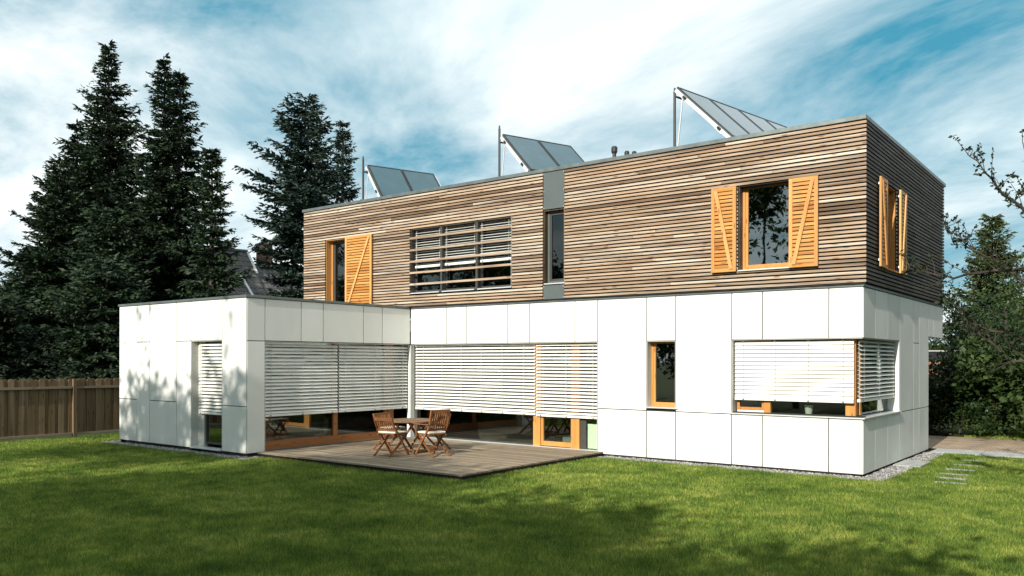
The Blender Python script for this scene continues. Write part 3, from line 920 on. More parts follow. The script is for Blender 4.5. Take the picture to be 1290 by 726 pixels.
tb = thing('garden_table', 'round folding teak table between the garden chairs on the deck', 'table', (-8.30, -2.55, .0), rad(8))
R_ = .56
for i in range(9):
    x0 = -R_ + i * 2 * R_ / 9; x1 = x0 + 2 * R_ / 9 - .008
    ya, yb = math.sqrt(max(.0, R_ ** 2 - x0 ** 2)), math.sqrt(max(.0, R_ ** 2 - x1 ** 2))
    ym = math.sqrt(max(.0, R_ ** 2 - ((x0 + x1) / 2) ** 2))
    v = []; 
    for z in (.70, .722): v += [(x0, -ya, z), ((x0 + x1) / 2, -ym, z), (x1, -yb, z), (x1, yb, z), ((x0 + x1) / 2, ym, z), (x0, ya, z)]
    mb = MB(); mb.v = v; mb.f = [(5, 4, 3, 2, 1, 0), (6, 7, 8, 9, 10, 11)] + [(k, (k + 1) % 6, 6 + (k + 1) % 6, 6 + k) for k in range(6)]
    mb.build('table_slat', M['teak_top'], tb)
for s in (-1, 1):
    MB().box(-.36, .36, s * .22 - .012, s * .22 + .012, .655, .699).build('apron', M['teak'], tb)
    MB().bar((-.30, s * .25, 0), (.26, s * .25, .69), .022, .045, (0, 1, 0)).build('leg', M['teak'], tb)
    MB().bar((.30, s * .22, 0), (-.26, s * .22, .69), .022, .045, (0, 1, 0)).build('leg', M['teak'], tb)
for x in (-.25, .25): MB().bar((x, -.25, .07), (x, .25, .07), .03, .02).build('stretcher', M['teak'], tb)

# ------------------------------------------------------------------ ground
GZ = -.032
def quad_sheet(name, x0, x1, y0, y1, z, m, kind='structure', n=1):
    xs_ = np.linspace(x0, x1, n + 1); ys_ = np.linspace(y0, y1, n + 1)
    X, Y = np.meshgrid(xs_, ys_); v = np.stack([X.ravel(), Y.ravel(), np.full(X.size, z)], 1)
    f = [(j * (n + 1) + i, j * (n + 1) + i + 1, (j + 1) * (n + 1) + i + 1, (j + 1) * (n + 1) + i) for j in range(n) for i in range(n)]
    return link(name, from_np(name, v, np.array(f), m), None, kind)
quad_sheet('ground', -1500, 1500, -1500, 1500, GZ - .025, M['soil'])
GS = []
def strip(x0, x1, y0, y1):
    GS.append((x0, x1, y0, y1))
    MB().box(x0, x1, y0, y1, GZ - .02, GZ - .004).build('gravel_bed', M['gravelbed'], None, 'structure')
strip(WL - .35, WX + .32, WY - .30, WY + .1)
strip(WX + .02, WX + .32, WY + .101, -4.56)
strip(-5.16, .42, -.34, .1)
strip(.0, .42, .101, 5.0)
strip(WL - .35, WL + .0, WY + .101, 4)
# stones
tet = []
phi = 1.618
ico_v = np.array([(-1, phi, 0), (1, phi, 0), (-1, -phi, 0), (1, -phi, 0), (0, -1, phi), (0, 1, phi), (0, -1, -phi), (0, 1, -phi), (phi, 0, -1), (phi, 0, 1), (-phi, 0, -1), (-phi, 0, 1)]) / 1.9
ico_f = np.array([(0, 11, 5), (0, 5, 1), (0, 1, 7), (0, 7, 10), (0, 10, 11), (1, 5, 9), (5, 11, 4), (11, 10, 2), (10, 7, 6), (7, 1, 8), (3, 9, 4), (3, 4, 2), (3, 2, 6), (3, 6, 8), (3, 8, 9), (4, 9, 5), (2, 4, 11), (6, 2, 10), (8, 6, 7), (9, 8, 1)])
VV = []; FF = []; nb = 0
for (x0, x1, y0, y1) in GS:
    n = int((x1 - x0) * (y1 - y0) * 650)
    c = np.stack([rng.uniform(x0, x1, n), rng.uniform(y0, y1, n), np.full(n, GZ - .002)], 1)
    keep = ~((c[:, 0] > WL) & (c[:, 0] < WX) & (c[:, 1] > WY + .02)) & ~((c[:, 0] < 0) & (c[:, 1] > .02) & (c[:, 0] > -5.3))
    # ragged outer edge
    c = c[keep]; n = len(c)
    r = rng.uniform(.010, .022, (n, 1, 1)) * rng.uniform(.6, 1.2, (n, 1, 3))
    v = ico_v[None] * rng.uniform(.75, 1.2, (n, 12, 1)) * r + c[:, None, :]
    VV.append(v.reshape(-1, 3)); FF.append((ico_f[None] + (np.arange(n) * 12)[:, None, None] + nb).reshape(-1, 3)); nb += n * 12
link('gravel', from_np('gravel', np.concatenate(VV), np.concatenate(FF), M['gravel']), None, 'stuff', 'grey gravel strip along the foot of the house walls')

# paving beyond the house
quad_sheet('brick_path', -4, 14, 5.9, 9.6, GZ + .004, M['paving'])
def slab(x0, x1, y0, y1, z, name, label, cat, group):
    o = MB().box(x0, x1, y0, y1, z - .06, z).build(name, M['stone'], None, bevel=.005)
    tag(o, label, cat, group)
es = [.10, 1.05, 2.0, 2.95, 3.9, 4.9]
lab = ['pale stone slab at the house corner, start of the edging', 'second edging slab right of the house corner beside the brick paving']
for i, (a, b) in enumerate(zip(es[:-1], es[1:])):
    if i < 2: l = lab[i]; 
    else: l = 'pale edging slab along the brick paving near the right edge of the picture'
    slab(a, b - .01, 5.02 + .0, 5.88, GZ + .02, 'edging_slab', l, 'paving slab', 'pale stone slabs edging the brick paving')
slab(.02, .50, 2.0, 3.0, GZ + .022, 'paving_slab', 'pale flat slab set in the gravel under the side wall', 'paving slab', None)
sl = ['first', 'second', 'third', 'fourth', 'fifth', 'sixth']
for i, (x, y) in enumerate(((1.32, .15), (1.22, .75), (1.20, 1.35), (1.16, 2.1), (1.14, 2.95), (1.12, 3.85))):
    slab(x - .24, x + .24, y - .06, y + .06, GZ + .008, 'stepping_stone', sl[i] + ' stepping stone in the lawn counted from the front, right of the house', 'stepping stone', 'stepping stones crossing the lawn to the brick paving')

# grass blades
def grass():
    cx, cy = cam.location.x, cam.location.y
    fw = np.array([_F.x, _F.y]); rt = np.array([_F.y, -_F.x])
    N = 1500000
    # depth distribution: denser near the viewer
    u = rng.random(N)
    d0, d1 = 6.0, 27.0
    d = (d0 ** .55 + u * (d1 ** .55 - d0 ** .55)) ** (1 / .55)
    l = (rng.random(N) - .5) * 2 * (.66 * d + .6)
    x = cx + fw[0] * d + rt[0] * l; y = cy + fw[1] * d + rt[1] * l
    def inb(x0, x1, y0, y1, e=.0):
        return (x > x0 - e) & (x < x1 + e) & (y > y0 - e) & (y < y1 + e)
    wob = .03 * np.sin(x * 9) + .03 * np.sin(y * 11 + x * 3) + rng.normal(0, .018, N)
    bad = inb(WL, 0, 0, 20) | inb(WL, WX, WY, 1) | inb(WX, -5.17, -4.55, 0, .01)
    bad |= (x > -5.3 + wob) & (x < .40 + wob) & (y > -.33 + wob) & (y < 6)
    bad |= (x > WL - .33 + wob) & (x < WX + .30 + wob) & (y > WY - .28 + wob) & (y < -4.55)
    bad |= (x > WL - .33 + wob) & (x < WL) & (y > WY - .3)
    bad |= (y > 5.0 + wob) & (x > -3) & (y < 9.7)
    bad |= (x < -18.1)
    for (sx, sy) in ((1.32, .15), (1.22, .75), (1.20, 1.35), (1.16, 2.1), (1.14, 2.95), (1.12, 3.85)):
        bad |= (np.abs(x - sx) < .20 + wob) & (np.abs(y - sy) < .055)
    k = ~bad; x = x[k]; y = y[k]; d = d[k]; n = len(x)
    hn = .6 + .25 * np.sin(x * 1.7 + 1.3 * np.sin(y * 1.1)) * np.cos(y * 1.9 + np.sin(x * 2.1)) + .15 * np.sin(x * 6.1 + y * 3.3)
    h = (.034 + .026 * hn) * rng.uniform(.6, 1.35, n)
    a = rng.uniform(0, 2 * np.pi, n)
    wd = np.maximum(.0032, .00042 * d) * rng.uniform(.7, 1.4, n)
    ln = rng.uniform(.1, .9, n) * h
    la = rng.uniform(0, 2 * np.pi, n) 
    v = np.empty((n, 3, 3))
    v[:, 0, 0] = x - np.cos(a) * wd; v[:, 0, 1] = y - np.sin(a) * wd; v[:, 0, 2] = GZ - .026
    v[:, 1, 0] = x + np.cos(a) * wd; v[:, 1, 1] = y + np.sin(a) * wd; v[:, 1, 2] = GZ - .026
    v[:, 2, 0] = x + np.cos(la) * ln; v[:, 2, 1] = y + np.sin(la) * ln; v[:, 2, 2] = GZ - .024 + h
    f = np.arange(n * 3).reshape(-1, 3)
    return from_np('grass', v.reshape(-1, 3), f, M['grass'])
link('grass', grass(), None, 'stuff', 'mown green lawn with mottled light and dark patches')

# ------------------------------------------------------------------ fence
fn = thing('board_fence', 'brown upright board fence with rounded board tops at the left behind the lawn', 'fence', (-18.16, -6, GZ))
fb = MB()
fb.v = []; 
prof = [(0, 0), (1, 0), (1, .965), (.85, .99), (.5, 1), (.15, .99), (0, .965)]
def fboard(m):
    v = [(0, a, b) for a, b in prof] + [(1, a, b) for a, b in prof]; n = len(prof)
    me = bpy.data.meshes.new('board'); me.from_pydata(v, [], [tuple(range(n))[::-1], tuple(range(n, 2 * n))] + [(k, (k + 1) % n, n + (k + 1) % n, n + k) for k in range(n)])
    me.materials.append(m); return me
FM = fboard(M['fence'])
y = -4.2; i = 0
for i in range(120):
    yy = -9.6 + i * .118
    o = link('board', FM, fn, None, None, (-.02 + (.024 if i % 2 else 0), yy + 6, .06))
    o.scale = (.022, .118 + (.022 if i % 2 else .0), 1.45 + random.uniform(-.012, .012))
def rail(y0, y1, z0, z1, x1=.085):
    MB().box(.03, x1, y0, y1, z0, z1).build('rail', M['fence_rail'], fn)
ps = [-9.7, -7.25, -4.85, -2.45, -.05, 2.35, 4.4]
for a, b in zip(ps[:-1], ps[1:]):
    rail(a + 6.05, b + 5.95, 1.255, 1.315); rail(a + 6.05, b + 5.95, .07, .12)
for a in ps:
    MB().box(.0, .10, a + 5.95, a + 6.05, 0, 1.50).build('post', M['fence'], fn, bevel=.006)
    
# ------------------------------------------------------------------ vegetation generators
def strip_quads(P, D, S, L, Wd):
    """kite-shaped needle sprays / leaves: base P, direction D, side S, length L, half width Wd"""
    n = len(P)
    v = np.empty((n, 4, 3))
    v[:, 0] = P; v[:, 1] = P + D * (L * .45)[:, None] + S * Wd[:, None]
    v[:, 2] = P + D * L[:, None]; v[:, 3] = P + D * (L * .45)[:, None] - S * Wd[:, None]
    return v.reshape(-1, 3), np.arange(n * 4).reshape(-1, 4)
def norm(a): return a / np.maximum(np.linalg.norm(a, axis=-1, keepdims=True), 1e-6)
def conifer(label, loc, H, Rb, m, name='spruce_tree', droop=.25, dens=1.0, tip=.35, seed=1, z0=.03, pw=.8, leaders=((0, 0, 1.0),), cat='tree', group=None, br_gap=.33, lump=.25, cap=99, skirt=1.0, sq=0):
    r = np.random.default_rng(seed)
    t = thing(name, label, cat, (*loc, GZ), 0, group)
    Ps = []; Ds = []; Ls = []; Ws = []
    trunk = MB()
    limb = MB()
    for (lx, ly, hh) in leaders:
        HH = H * hh
        trunk.tube([(lx * .2, ly * .2, 0), (lx * .6, ly * .6, HH * .4), (lx, ly, HH * .8), (lx, ly, HH)], [HH * .016, HH * .012, HH * .005, .012], 8)
        z = HH * z0
        while z < HH - .12:
            q = z / HH
            rr = Rb * hh * (1 - q) ** pw * (1 + .12 * math.sin(q * 37 + seed)) + .10
            tier = r.uniform(.82, 1.16)
            rr = min(rr, cap * (1 + .06 * math.sin(q * 50)))
            if q < .6: rr *= skirt + (1 - skirt) * q / .6
            if q < .1: rr *= .75 + 2.5 * q
            nb_ = int(max(5, 6 + rr * 1.8))
            a0 = r.uniform(0, 6.28)
            for b in range(nb_):
                a = a0 + 6.283 * b / nb_ + r.normal(0, .16)
                L = rr * r.uniform(1 - lump * 1.5, 1 + lump)
                L *= tier * (1 - sq * max(0, math.cos(a) * .794 + math.sin(a) * .608))
                if r.random() < .08: L *= 1.3
                zb = z + r.normal(0, .09)
                d = np.array([math.cos(a), math.sin(a), 0])
                # branch curve
                n = int(max(5, L * 11 * dens)); s = np.linspace(.08, 1, n)
                s = np.sort(np.clip(s + r.normal(0, .02, n), .05, 1))
                up = .55 * (q ** 2) * L
                zc = zb - droop * L * (s ** 1.2) + (droop * .65 + .02) * L * s ** 3.2 + up * s
                pts = np.stack([lx + d[0] * L * s, ly + d[1] * L * s, zc], 1)
                if L > .8 and m is None:
                    limb.tube([tuple(pts[0]), tuple(pts[len(pts) // 2]), tuple(pts[-1])], [.012 + .008 * L, .008 + .004 * L, .004], 4)
                perp = np.array([-d[1], d[0], 0])
                for sg in (-1, 1, 0):
                    m_ = len(pts)
                    fan = r.uniform(.55, 1.1, (m_, 1))
                    dr = d[None] * r.uniform(.5, .95, (m_, 1)) + perp[None] * (sg * fan) + np.array([0, 0, 1])[None] * (r.normal(-.12 if sg else .15, .20, (m_, 1)))
                    dr = norm(dr)
                    ll = (.20 + .42 * L * (1.02 - s) ** .8 * .55) * r.uniform(.7, 1.25, m_)
                    if sg == 0: ll = np.full(m_, .26) * r.uniform(.7, 1.3, m_)
                    ll = np.minimum(ll, .75)
                    Ps.append(pts); Ds.append(dr); Ls.append(ll); Ws.append(ll * .11 + .018)
                    # twig-lets along the side twigs
                    if sg:
                        for kk in (.35, .65, .9):
                            pp = pts + dr * (ll * kk)[:, None]
                            d2 = norm(dr + d[None] * .7 * r.uniform(-.2, 1.2, (m_, 1)) + r.normal(0, .38, (m_, 3)) + np.array([0, 0, -.12]))
                            l2 = np.minimum(ll * .5, .24) * r.uniform(.7, 1.2, m_)
                            Ps.append(pp); Ds.append(d2); Ls.append(l2); Ws.append(l2 * .16 + .012)
            z += br_gap * (.55 + .5 * (1 - q)) * r.uniform(.8, 1.2)
    P = np.concatenate(Ps); D = np.concatenate(Ds); L = np.concatenate(Ls); Wd = np.concatenate(Ws)
    S = norm(np.cross(D, norm(r.normal(0, 1, P.shape) + np.array([0, 0, 1.2]))))
    v, f = strip_quads(P, D, S, L, Wd)
    link('crown', from_np('crown', v, f, m), t)
    trunk.build('trunk', M['bark'], t)
    if limb.v: limb.build('branches', M['bark'], t)
    return t

def limb_tree(r, base, H, spread, n_limbs, trunk_r, lean=(0, 0), qmin=.22):
    """returns limbs as polylines and tip points"""
    limbs = []; tips = []
    top = np.array([lean[0], lean[1], H * .9])
    tr = [np.zeros(3), np.array([lean[0] * .3, lean[1] * .3, H * .3]), np.array([lean[0] * .7, lean[1] * .7, H * .62]), top]
    limbs.append((tr, [trunk_r, trunk_r * .75, trunk_r * .45, .03]))
    tips.append(top)
    for i in range(n_limbs):
        q = r.uniform(qmin, .93)
        b = np.array([lean[0] * q, lean[1] * q, H * q * .95])
        a = i * 2.4 + r.normal(0, .3)
        L = spread * (1 - .55 * max(0, q - .3)) * r.uniform(.7, 1.1)
        d = np.array([math.cos(a), math.sin(a), 0])
        e = b + d * L + np.array([0, 0, L * r.uniform(.1, .6)])
        m_ = b + d * L * .5 + np.array([0, 0, L * r.uniform(.1, .35)])
        limbs.append(([b, m_, e], [trunk_r * .35, trunk_r * .22, .015])); tips += [e, m_, (m_ + e) / 2]
        for k in range(4):
            a2 = a + r.normal(0, .8); p = m_ + (e - m_) * r.uniform(0, .9)
            e2 = p + np.array([math.cos(a2), math.sin(a2), r.uniform(-.1, .7)]) * L * r.uniform(.25, .5)
            limbs.append(([p, e2], [trunk_r * .12, .008])); tips.append(e2)
    return limbs, tips
def broadleaf(label, loc, H, spread, m, nl=30000, clump=.55, leaf=.07, seed=1, n_limbs=16, trunk_r=.16, name='tree', cat='tree', group=None, lowz=.0, parts=True, dens=1.0, qmin=.22):
    r = np.random.default_rng(seed)
    t = thing(name, label, cat, (*loc, GZ), 0, group)
    limbs, tips = limb_tree(r, None, H, spread, n_limbs, trunk_r, qmin=qmin)
    mb = MB()
    for pl, rs in limbs: mb.tube([tuple(p) for p in pl], rs, 6)
    mb.build('trunk', M['bark'], t)
    tips = np.array(tips)
    extra = tips[r.integers(0, len(tips), int(len(tips) * 1.2 * dens))] + r.normal(0, clump * .9, (int(len(tips) * 1.2 * dens), 3))
    cen = np.concatenate([tips, extra]); cen[:, 2] = np.maximum(cen[:, 2], lowz + .2)
    sz = r.uniform(.55, 1.3, len(cen)) * clump
    idx = r.integers(0, len(cen), nl)
    g = r.normal(0, .42, (nl, 3)); g[:, 2] *= .7
    P = cen[idx] + g * sz[idx][:, None]
    P[:, 2] = np.maximum(P[:, 2], .03)
    out_ = norm(P - cen[idx] + np.array([0, 0, .15]))
    D = norm(out_ + r.normal(0, .7, (nl, 3)) + np.array([0, 0, -.25]))
    S = norm(np.cross(D, norm(r.normal(0, .6, (nl, 3)) + np.array([0, 0, 1.]))))
    L = leaf * r.uniform(.7, 1.3, nl)
    v, f = strip_quads(P, D, S, L, L * .32)
    link('crown', from_np('crown', v, f, m), t)
    return t

# left conifers
conifer('tallest dark spruce at the left, its tip the highest point of the trees', (-33.86, 3.92), 16.35, 4.9, M['spruce'], seed=3, droop=.26, pw=1.05, cap=3.9, leaders=((0, 0, 1), (-1.3, -.8, .79), (-2.2, -1.2, .64)), br_gap=.44, lump=.42)
conifer('second tall dark spruce just right of the tallest, with a double tip', (-29.96, 4.39), 15.0, 2.7, M['spruce'], seed=5, droop=.28, pw=.95, cap=1.8, leaders=((0, 0, 1), (.55, .4, .975)), br_gap=.46, lump=.45)
conifer('slim dark spruce right of the two tall ones, before the tiled roof', (-23.85, 2.78), 9.9, 1.75, M['spruce'], seed=8, droop=.30, pw=.95, cap=1.15, br_gap=.33, lump=.45)
conifer('broad blue green spruce with layered boughs at the left end of the boarded box', (-22.61, 6.24), 12.3, 3.5, M['bluespruce'], seed=12, droop=.12, pw=.55, cap=2.6, skirt=.1, sq=.4, br_gap=.52, lump=.3)
conifer('smaller blue green spruce behind the left solar collector', (-24.59, 9.76), 12.7, 2.4, M['bluespruce'], seed=13, droop=.2, pw=1.05, br_gap=.46, lump=.35)
conifer('dense dark spruce filling in left of the tallest one', (-31.9, .9), 10.2, 2.6, M['spruce'], seed=17, droop=.28, pw=.7, leaders=((0, 0, 1), (-1.3, -.5, .66)), br_gap=.34, lump=.3)
conifer('low dark spruce at the left edge of the picture above the fence', (-33.6, -.6), 5.2, 2.8, M['spruce'], seed=18, droop=.28, pw=.75, br_gap=.34, lump=.3)
conifer('dark spruce above the white wing, in front of the tall ones', (-28.6, 1.2), 8.0, 2.4, M['spruce'], seed=19, droop=.30, pw=.6, br_gap=.34, lump=.25)
conifer('low dark spruce close behind the fence beside the wing', (-24.4, -1.0), 5.4, 2.4, M['spruce'], seed=20, droop=.30, pw=.5, br_gap=.32, lump=.25)
conifer('low dark spruce behind the left end of the fence', (-27.5, -3.6), 4.4, 2.6, M['spruce'], seed=21, droop=.30, pw=.5, br_gap=.32, lump=.25)
broadleaf('yellow green bush peeping over the wing roof by the blue spruce', (-17.9, 3.2), 4.05, .9, M['leaflight'], 2600, .35, .07, seed=4, n_limbs=8, trunk_r=.04, name='bush', cat='bush')

# right side: conifer, broadleaf backdrop, hedge, shrubs
conifer('pointed yellow green conifer at the right, behind the bare branches', (-1.79, 28.5), 8.7, 2.1, M['thuja'], name='conifer_tree', seed=31, droop=.22, pw=.75, br_gap=.3, lump=.3)
broadleaf('green garden tree right of the pointed conifer at the picture edge', (2.3, 24.5), 6.6, 3.0, M['leaf'], 26000, .8, .13, seed=41)
broadleaf('green garden tree left of the pointed conifer, beyond the house end', (-5.6, 27.5), 4.6, 2.2, M['leaf'], 22000, .7, .13, seed=42, n_limbs=14)
broadleaf('broad green tree low behind the carport and shrubs', (1.9, 20.5), 3.9, 2.2, M['leaf'], 26000, .7, .11, seed=43, n_limbs=16)
broadleaf('bushy green tree behind the laurel at the right edge', (3.6, 15.5), 4.6, 2.4, M['leaf'], 26000, .7, .10, seed=44, n_limbs=16)
broadleaf('small tree with dark forked trunk rising out of the shrubs at the right', (.75, 11.6), 3.9, 1.9, M['leafdark'], 9000, .42, .085, seed=46, n_limbs=11, trunk_r=.13)
shr = [(-1.3, 10.9, 1.35, 1.0), (-.2, 10.5, 1.45, 1.0), (.95, 10.7, 2.2, 1.2), (2.2, 10.9, 2.6, 1.3), (3.5, 11.2, 2.8, 1.4), (-2.9, 11.8, 2.1, 1.2)]
sl = ['dark laurel shrub right behind the house end', 'dark leafy shrub below the red brick wall', 'large leaved green shrub in the middle of the shrub bed at the right', 'tall leafy shrub at the right edge behind the brick paving', 'tall dark shrub at the far right end of the bed', 'dark shrub mostly hidden behind the house end']
for i, (x, y, h, s) in enumerate(shr):
    broadleaf(sl[i], (x, y), h, s, M['leafdark'] if i != 2 else M['leaf'], [9000, 9000, 5200, 8000, 9000, 9000][i], .45, [.10, .11, .17, .13, .10, .1][i], seed=50 + i, n_limbs=12, trunk_r=.04, name='shrub', cat='shrub', group='shrubs in the bed behind the brick paving')
low = [(.3, 9.85, .5), (1.4, 9.8, .55), (2.4, 9.9, .6)]
for i, (x, y, h) in enumerate(low):
    broadleaf(['low light green plant at the foot of the shrubs, nearest the house', 'low light green plant at the edge of the brick paving', 'low green plant at the paving edge by the picture border'][i], (x, y), h, .4, M['leaf'], 900, .2, .07, seed=70 + i, n_limbs=6, trunk_r=.012, name='low_plant', cat='plant', group='low plants at the foot of the shrubs')

# far tree belt that closes the horizon
def belt(x0, y0, x1, y1, h, n, seed, leaf=.5):
    r = np.random.default_rng(seed)
    u = r.random(n); lat = r.normal(0, 2.5, n)
    dxy = np.array([x1 - x0, y1 - y0]); Ld = np.linalg.norm(dxy); dxy = dxy / Ld
    top = h * (.68 + .2 * np.sin(u * Ld * .35 + seed) + .12 * np.sin(u * Ld * 1.1))
    P = np.stack([x0 + dxy[0] * u * Ld - dxy[1] * lat, y0 + dxy[1] * u * Ld + dxy[0] * lat, GZ + top * r.random(n) ** .6], 1)
    D = norm(r.normal(0, 1, (n, 3))); S = norm(np.cross(D, r.normal(0, 1, (n, 3))))
    L = leaf * r.uniform(.6, 1.3, n)
    return strip_quads(P, D, S, L, L * .35)
B = [belt(-75, -25, -60, 60, 6, 26000, 1), belt(-60, 60, 30, 75, 5.0, 30000, 2), belt(30, 75, 60, 20, 7, 12000, 3)]
vs = []; fs = []; o_ = 0
for v, f in B:
    vs.append(v); fs.append(f + o_); o_ += len(v)
link('far_trees', from_np('far_trees', np.concatenate(vs), np.concatenate(fs), M['leaf']), None, 'stuff', 'distant belt of trees beyond the neighbouring gardens')

# ------------------------------------------------------------------ fruit tree just outside the right edge, its branches reach into view
def fruit_tree():
    r = np.random.default_rng(5)
    t = thing('fruit_tree', 'sparse leaved fruit tree whose thin dark branches reach in from the right edge', 'tree', (4.6, -2.4, GZ))
    o = np.array([4.6, -2.4, GZ])
    main = [
        [(0, 0, 0), (-.05, .02, 1.2), (-.1, .05, 2.2)],
        [(-.1, .05, 2.2), (-1.0, -.3, 2.95), (-1.89, -.94, 3.12), (-2.75, -.2, 3.12), (-3.42, .3, 3.32)],
        [(-.1, .05, 2.1), (-1.1, .6, 2.9), (-1.8, .5, 3.7), (-2.25, .3, 4.25), (-2.62, .0, 4.75)],
        [(-.1, .05, 2.2), (-.9, .1, 3.4), (-1.55, .3, 4.3), (-2.0, .2, 4.75)],
        [(-1.1, .6, 2.9), (-2.0, .5, 3.05), (-2.6, .3, 3.5), (-2.95, .2, 3.85)],
        [(-.6, .4, 2.5), (-1.7, .7, 2.2), (-2.6, .5, 2.5), (-3.0, .3, 2.9)],
        [(-.1, .05, 1.9), (-1.2, .5, 1.9), (-2.2, .6, 2.0), (-2.7, .4, 2.5)],
        [(-.1, .05, 2.2), (.5, .8, 3.5), (.9, 1.2, 4.6)], [(-.1, .05, 2.2), (.9, -.4, 3.3), (1.5, -.7, 4.2)], [(-.1, .05, 2.2), (-.2, -.7, 3.6), (-.3, -1.0, 4.7)],
        [(-.9, .1, 3.4), (-1.5, -.3, 3.9), (-2.0, -.4, 4.1)],
    ]
    rs = [(.11, .085), (.04, .006), (.05, .006), (.045, .006), (.03, .005), (.03, .005), (.03, .005), (.05, .008), (.05, .008), (.04, .008), (.02, .005)]
    wood_ = MB(); tw = []
    for pl, (a, b) in zip(main, rs):
        P = [np.array(p, float) for p in pl]; Q = []
        for i in range(len(P) - 1):
            for k in range(5):
                Q.append(P[i] + (P[i + 1] - P[i]) * k / 5 + r.normal(0, .018, 3) * (1 if (i or k) else 0))
        Q.append(P[-1])
        n = len(Q)
        wood_.tube([tuple(q) for q in Q], [a + (b - a) * i / (n - 1) for i in range(n)], 6)
        if pl is main[0]: continue
        for i in range(4, n):
            for _ in range(3 if r.random() < .55 else 2):
                L = r.uniform(.12, .5) * (1.1 - .4 * i / n)
                d = norm(r.normal(0, .6, 3) + (Q[i] - Q[i - 1]) / np.linalg.norm(Q[i] - Q[i - 1]) * .7 + np.array([0, 0, .35]))
                e = Q[i] + d * L; m_ = Q[i] + d * L * .5 + r.normal(0, .02, 3)
                wood_.tube([tuple(Q[i]), tuple(m_), tuple(e)], [.006, .0045, .003], 4)
                tw.append((Q[i], m_, e))
    wood_.build('trunk', M['bark'], t)
    P = []
    for a, m_, e in tw:
        for k in range(r.integers(5, 11)):
            s = r.uniform(.35, 1)
            P.append((a + (e - a) * s))
        P += [e, e]
    P = np.array(P); n = len(P)
    D = norm(r.normal(0, 1, (n, 3)) + np.array([0, 0, -.1])); S = norm(np.cross(D, r.normal(0, 1, (n, 3))))
    L = r.uniform(.04, .075, n)
    v, f = strip_quads(P, D, S, L, L * .3)
    link('leaves', from_np('leaves', v, f, M['leafapple']), t)
fruit_tree()

# ------------------------------------------------------------------ garden trees behind the viewpoint: they throw the dappled shade and show in the panes
SH = [(-44, -27, 15, 5, .2, 9), (-34, -26, 12, 4.5, .2, 9), (-25, -25, 9.4, 3.6, .2, 12), (-18, -25, 8.2, 2.8, .2, 10), (-12.9, -22, 10.9, 1.8, .78, 3.0), (-10.3, -22.5, 11.9, .9, .76, 1.7), (-6.0, -24, 11.2, 2.6, .3, 11), (-2, -24, 8.7, 2.8, .2, 16), (3.2, -25, 9.0, 2.8, .2, 17),
      (8.0, -24, 8.8, 3.0, .2, 17), (13, -24, 11, 3.6, .2, 12), (19, -22, 12, 4, .2, 12), (-13.5, -21, 6.4, 2.6, .3, 10), (-8, -20, 6.2, 2.4, .3, 13), (-.5, -20.5, 6.4, 2.6, .25, 15), (4.5, -20.5, 6.6, 2.6, .25, 15), (9.5, -19.5, 6.8, 2.8, .25, 15)]
for i, (x, y, h, s, qm, nk) in enumerate(SH):
    broadleaf('broadleaf garden tree behind the viewpoint, seen mirrored in the windows', (x, y), h, s, M['leaf'], int(nk * 1000), .85 if s > 1 else .6, .24, seed=100 + i, n_limbs=15, trunk_r=.14, group='garden trees mirrored in the windows', dens=.55, qmin=qm)
for i, (x, y, h, s) in enumerate([(12.5, -10, 10, 3.6), (11.5, -3.5, 9.5, 3.4), (12, 3.0, 10.5, 3.6), (12, 9.5, 9, 3.2)]):  # unseen tree row added to cut the sky fill on the +X walls
    broadleaf('unseen broadleaf tree added right of the house to block sky light from the end wall', (x, y), h, s, M['leaf'], 16000, .9, .26, seed=130 + i, n_limbs=16, trunk_r=.17, group='unseen trees added right of the house to block sky light', dens=.8)

# ------------------------------------------------------------------ neighbours
nh = thing('neighbour_house', 'old house with dark tiled roof, white verge and brick chimney behind the spruces', 'house', (-34.0, 11.37, GZ), rad(77.5))
# local +x along ridge (away), -y downslope towards the viewer side
def tiled_roof(x0, x1, y_top, z_top, run, pitch, name, m):
    """pantile surface with real rolls and courses"""
    n = int((x1 - x0) / .24); rows = int(run / .30)
    V = []; Fc = []
    for r_ in range(rows):
        for i in range(n * 4 + 1):
            x = x0 + (x1 - x0) * i / (n * 4)
            roll = .035 * abs(math.sin(math.pi * i / 4))
            for e, (dy_, lift) in enumerate(((0, .0), (.30, .04))):
                yy = y_top - (r_ * .30 + dy_); z = z_top - (r_ * .30 + dy_) * pitch + roll + lift
                V.append((x, yy, z))
    w = (n * 4 + 1) * 2
    for r_ in range(rows):
        for i in range(n * 4):
            a = r_ * w + i * 2
            Fc.append((a, a + 1, a + 3, a + 2))
            if r_ < rows - 1: b = (r_ + 1) * w + i * 2; Fc.append((a + 1, b, b + 2, a + 3))
    me = bpy.data.meshes.new(name); me.from_pydata(V, [], Fc); me.materials.append(m)
    o = link(name, me, nh, None); o['kind'] = 'stuff'
    return o
tiled_roof(-9, 0, 0, 7.72, 4.0, 1.0, 'roof_tiles', M['roofdark'])
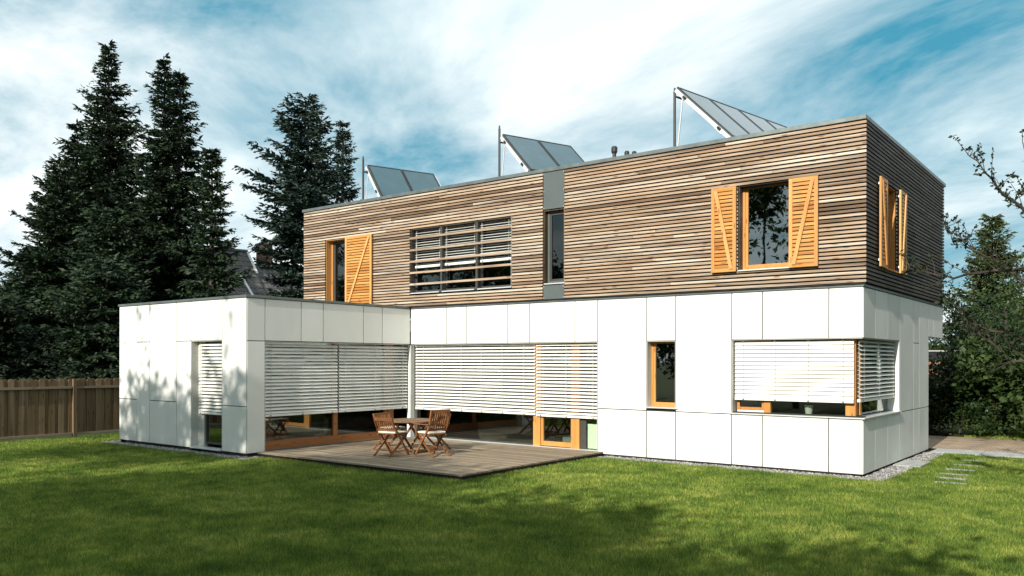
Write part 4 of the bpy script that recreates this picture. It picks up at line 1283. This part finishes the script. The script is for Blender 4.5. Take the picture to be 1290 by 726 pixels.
tiled_roof(0.02, 6, -.35, 7.1, 3.6, .95, 'roof_tiles', M['roofdark'])
tiled_roof(-8, -1.05, -1.60, 6.25, 3.2, .74, 'roof_tiles', M['roofdark'])
MB().bar((.0, .1, 7.80), (0, -1.3, 6.45), .12, .16, (1, 0, 0)).build('verge_board', M['verge'], nh)
MB().bar((-1.0, -1.55, 6.32), (-1.0, -4.8, 3.92), .12, .14, (1, 0, 0)).build('verge_board', M['verge'], nh)
MB().tube([(-9, 0, 7.74), (0, 0, 7.74)], .11, 8).build('ridge', M['roofdark'], nh)
MB().box(-9, 6, .0, 6, 0, 6.0).box(-9, -1.1, -4.4, -.0, 0, 3.2).box(-1.1, 5.9, -3.4, 0, 0, 3.4).build('wall', M['housewall'], nh)
MB().hexa([(-9, 6.1, 3), (0, 6.1, 3), (0, 6.2, 3), (-9, 6.2, 3), (-9, .02, 7.70), (0, .02, 7.70), (0, .1, 7.74), (-9, .1, 7.74)]).build('rear_roof', M['roofdark'], nh)
ch = MB().box(.55, 1.15, -.62, .10, 5.9, 8.12).build('chimney', M['chimbrick'], nh)
MB().box(.50, 1.20, -.67, .15, 8.12, 8.22).build('chimney_cap', M['roofdark'], ch)
MB().box(.45, 1.25, -.75, -.60, 6.9, 7.12).build('flashing', M['zinc'], ch)

cp = thing('carport', 'flat dark carport roof with pale edge beyond the right end of the house', 'carport', (-2.2, 18.5, GZ), rad(37.5))
MB().box(-6, 1.35, 0, 3.5, 2.08, 2.36).build('roof', M['dark'], cp)
MB().box(-6.03, 1.38, -.03, 3.53, 2.361, 2.405).build('roof_edge', M['alu'], cp)
for x in (-4, 1.2): 
    for y in (.1, 3.3): MB().box(x - .06, x + .06, y - .06, y + .06, 0, 2.08).build('post', M['dark'], cp)
bw = MB().box(-6.5, 1.2, 25.0, 25.25, GZ - .02, 1.95).build('brick_wall', M['redbrick'], None)
bw.rotation_euler = (0, 0, rad(0)); tag(bw, 'red brick garden wall seen over the shrubs under the carport roof', 'wall')
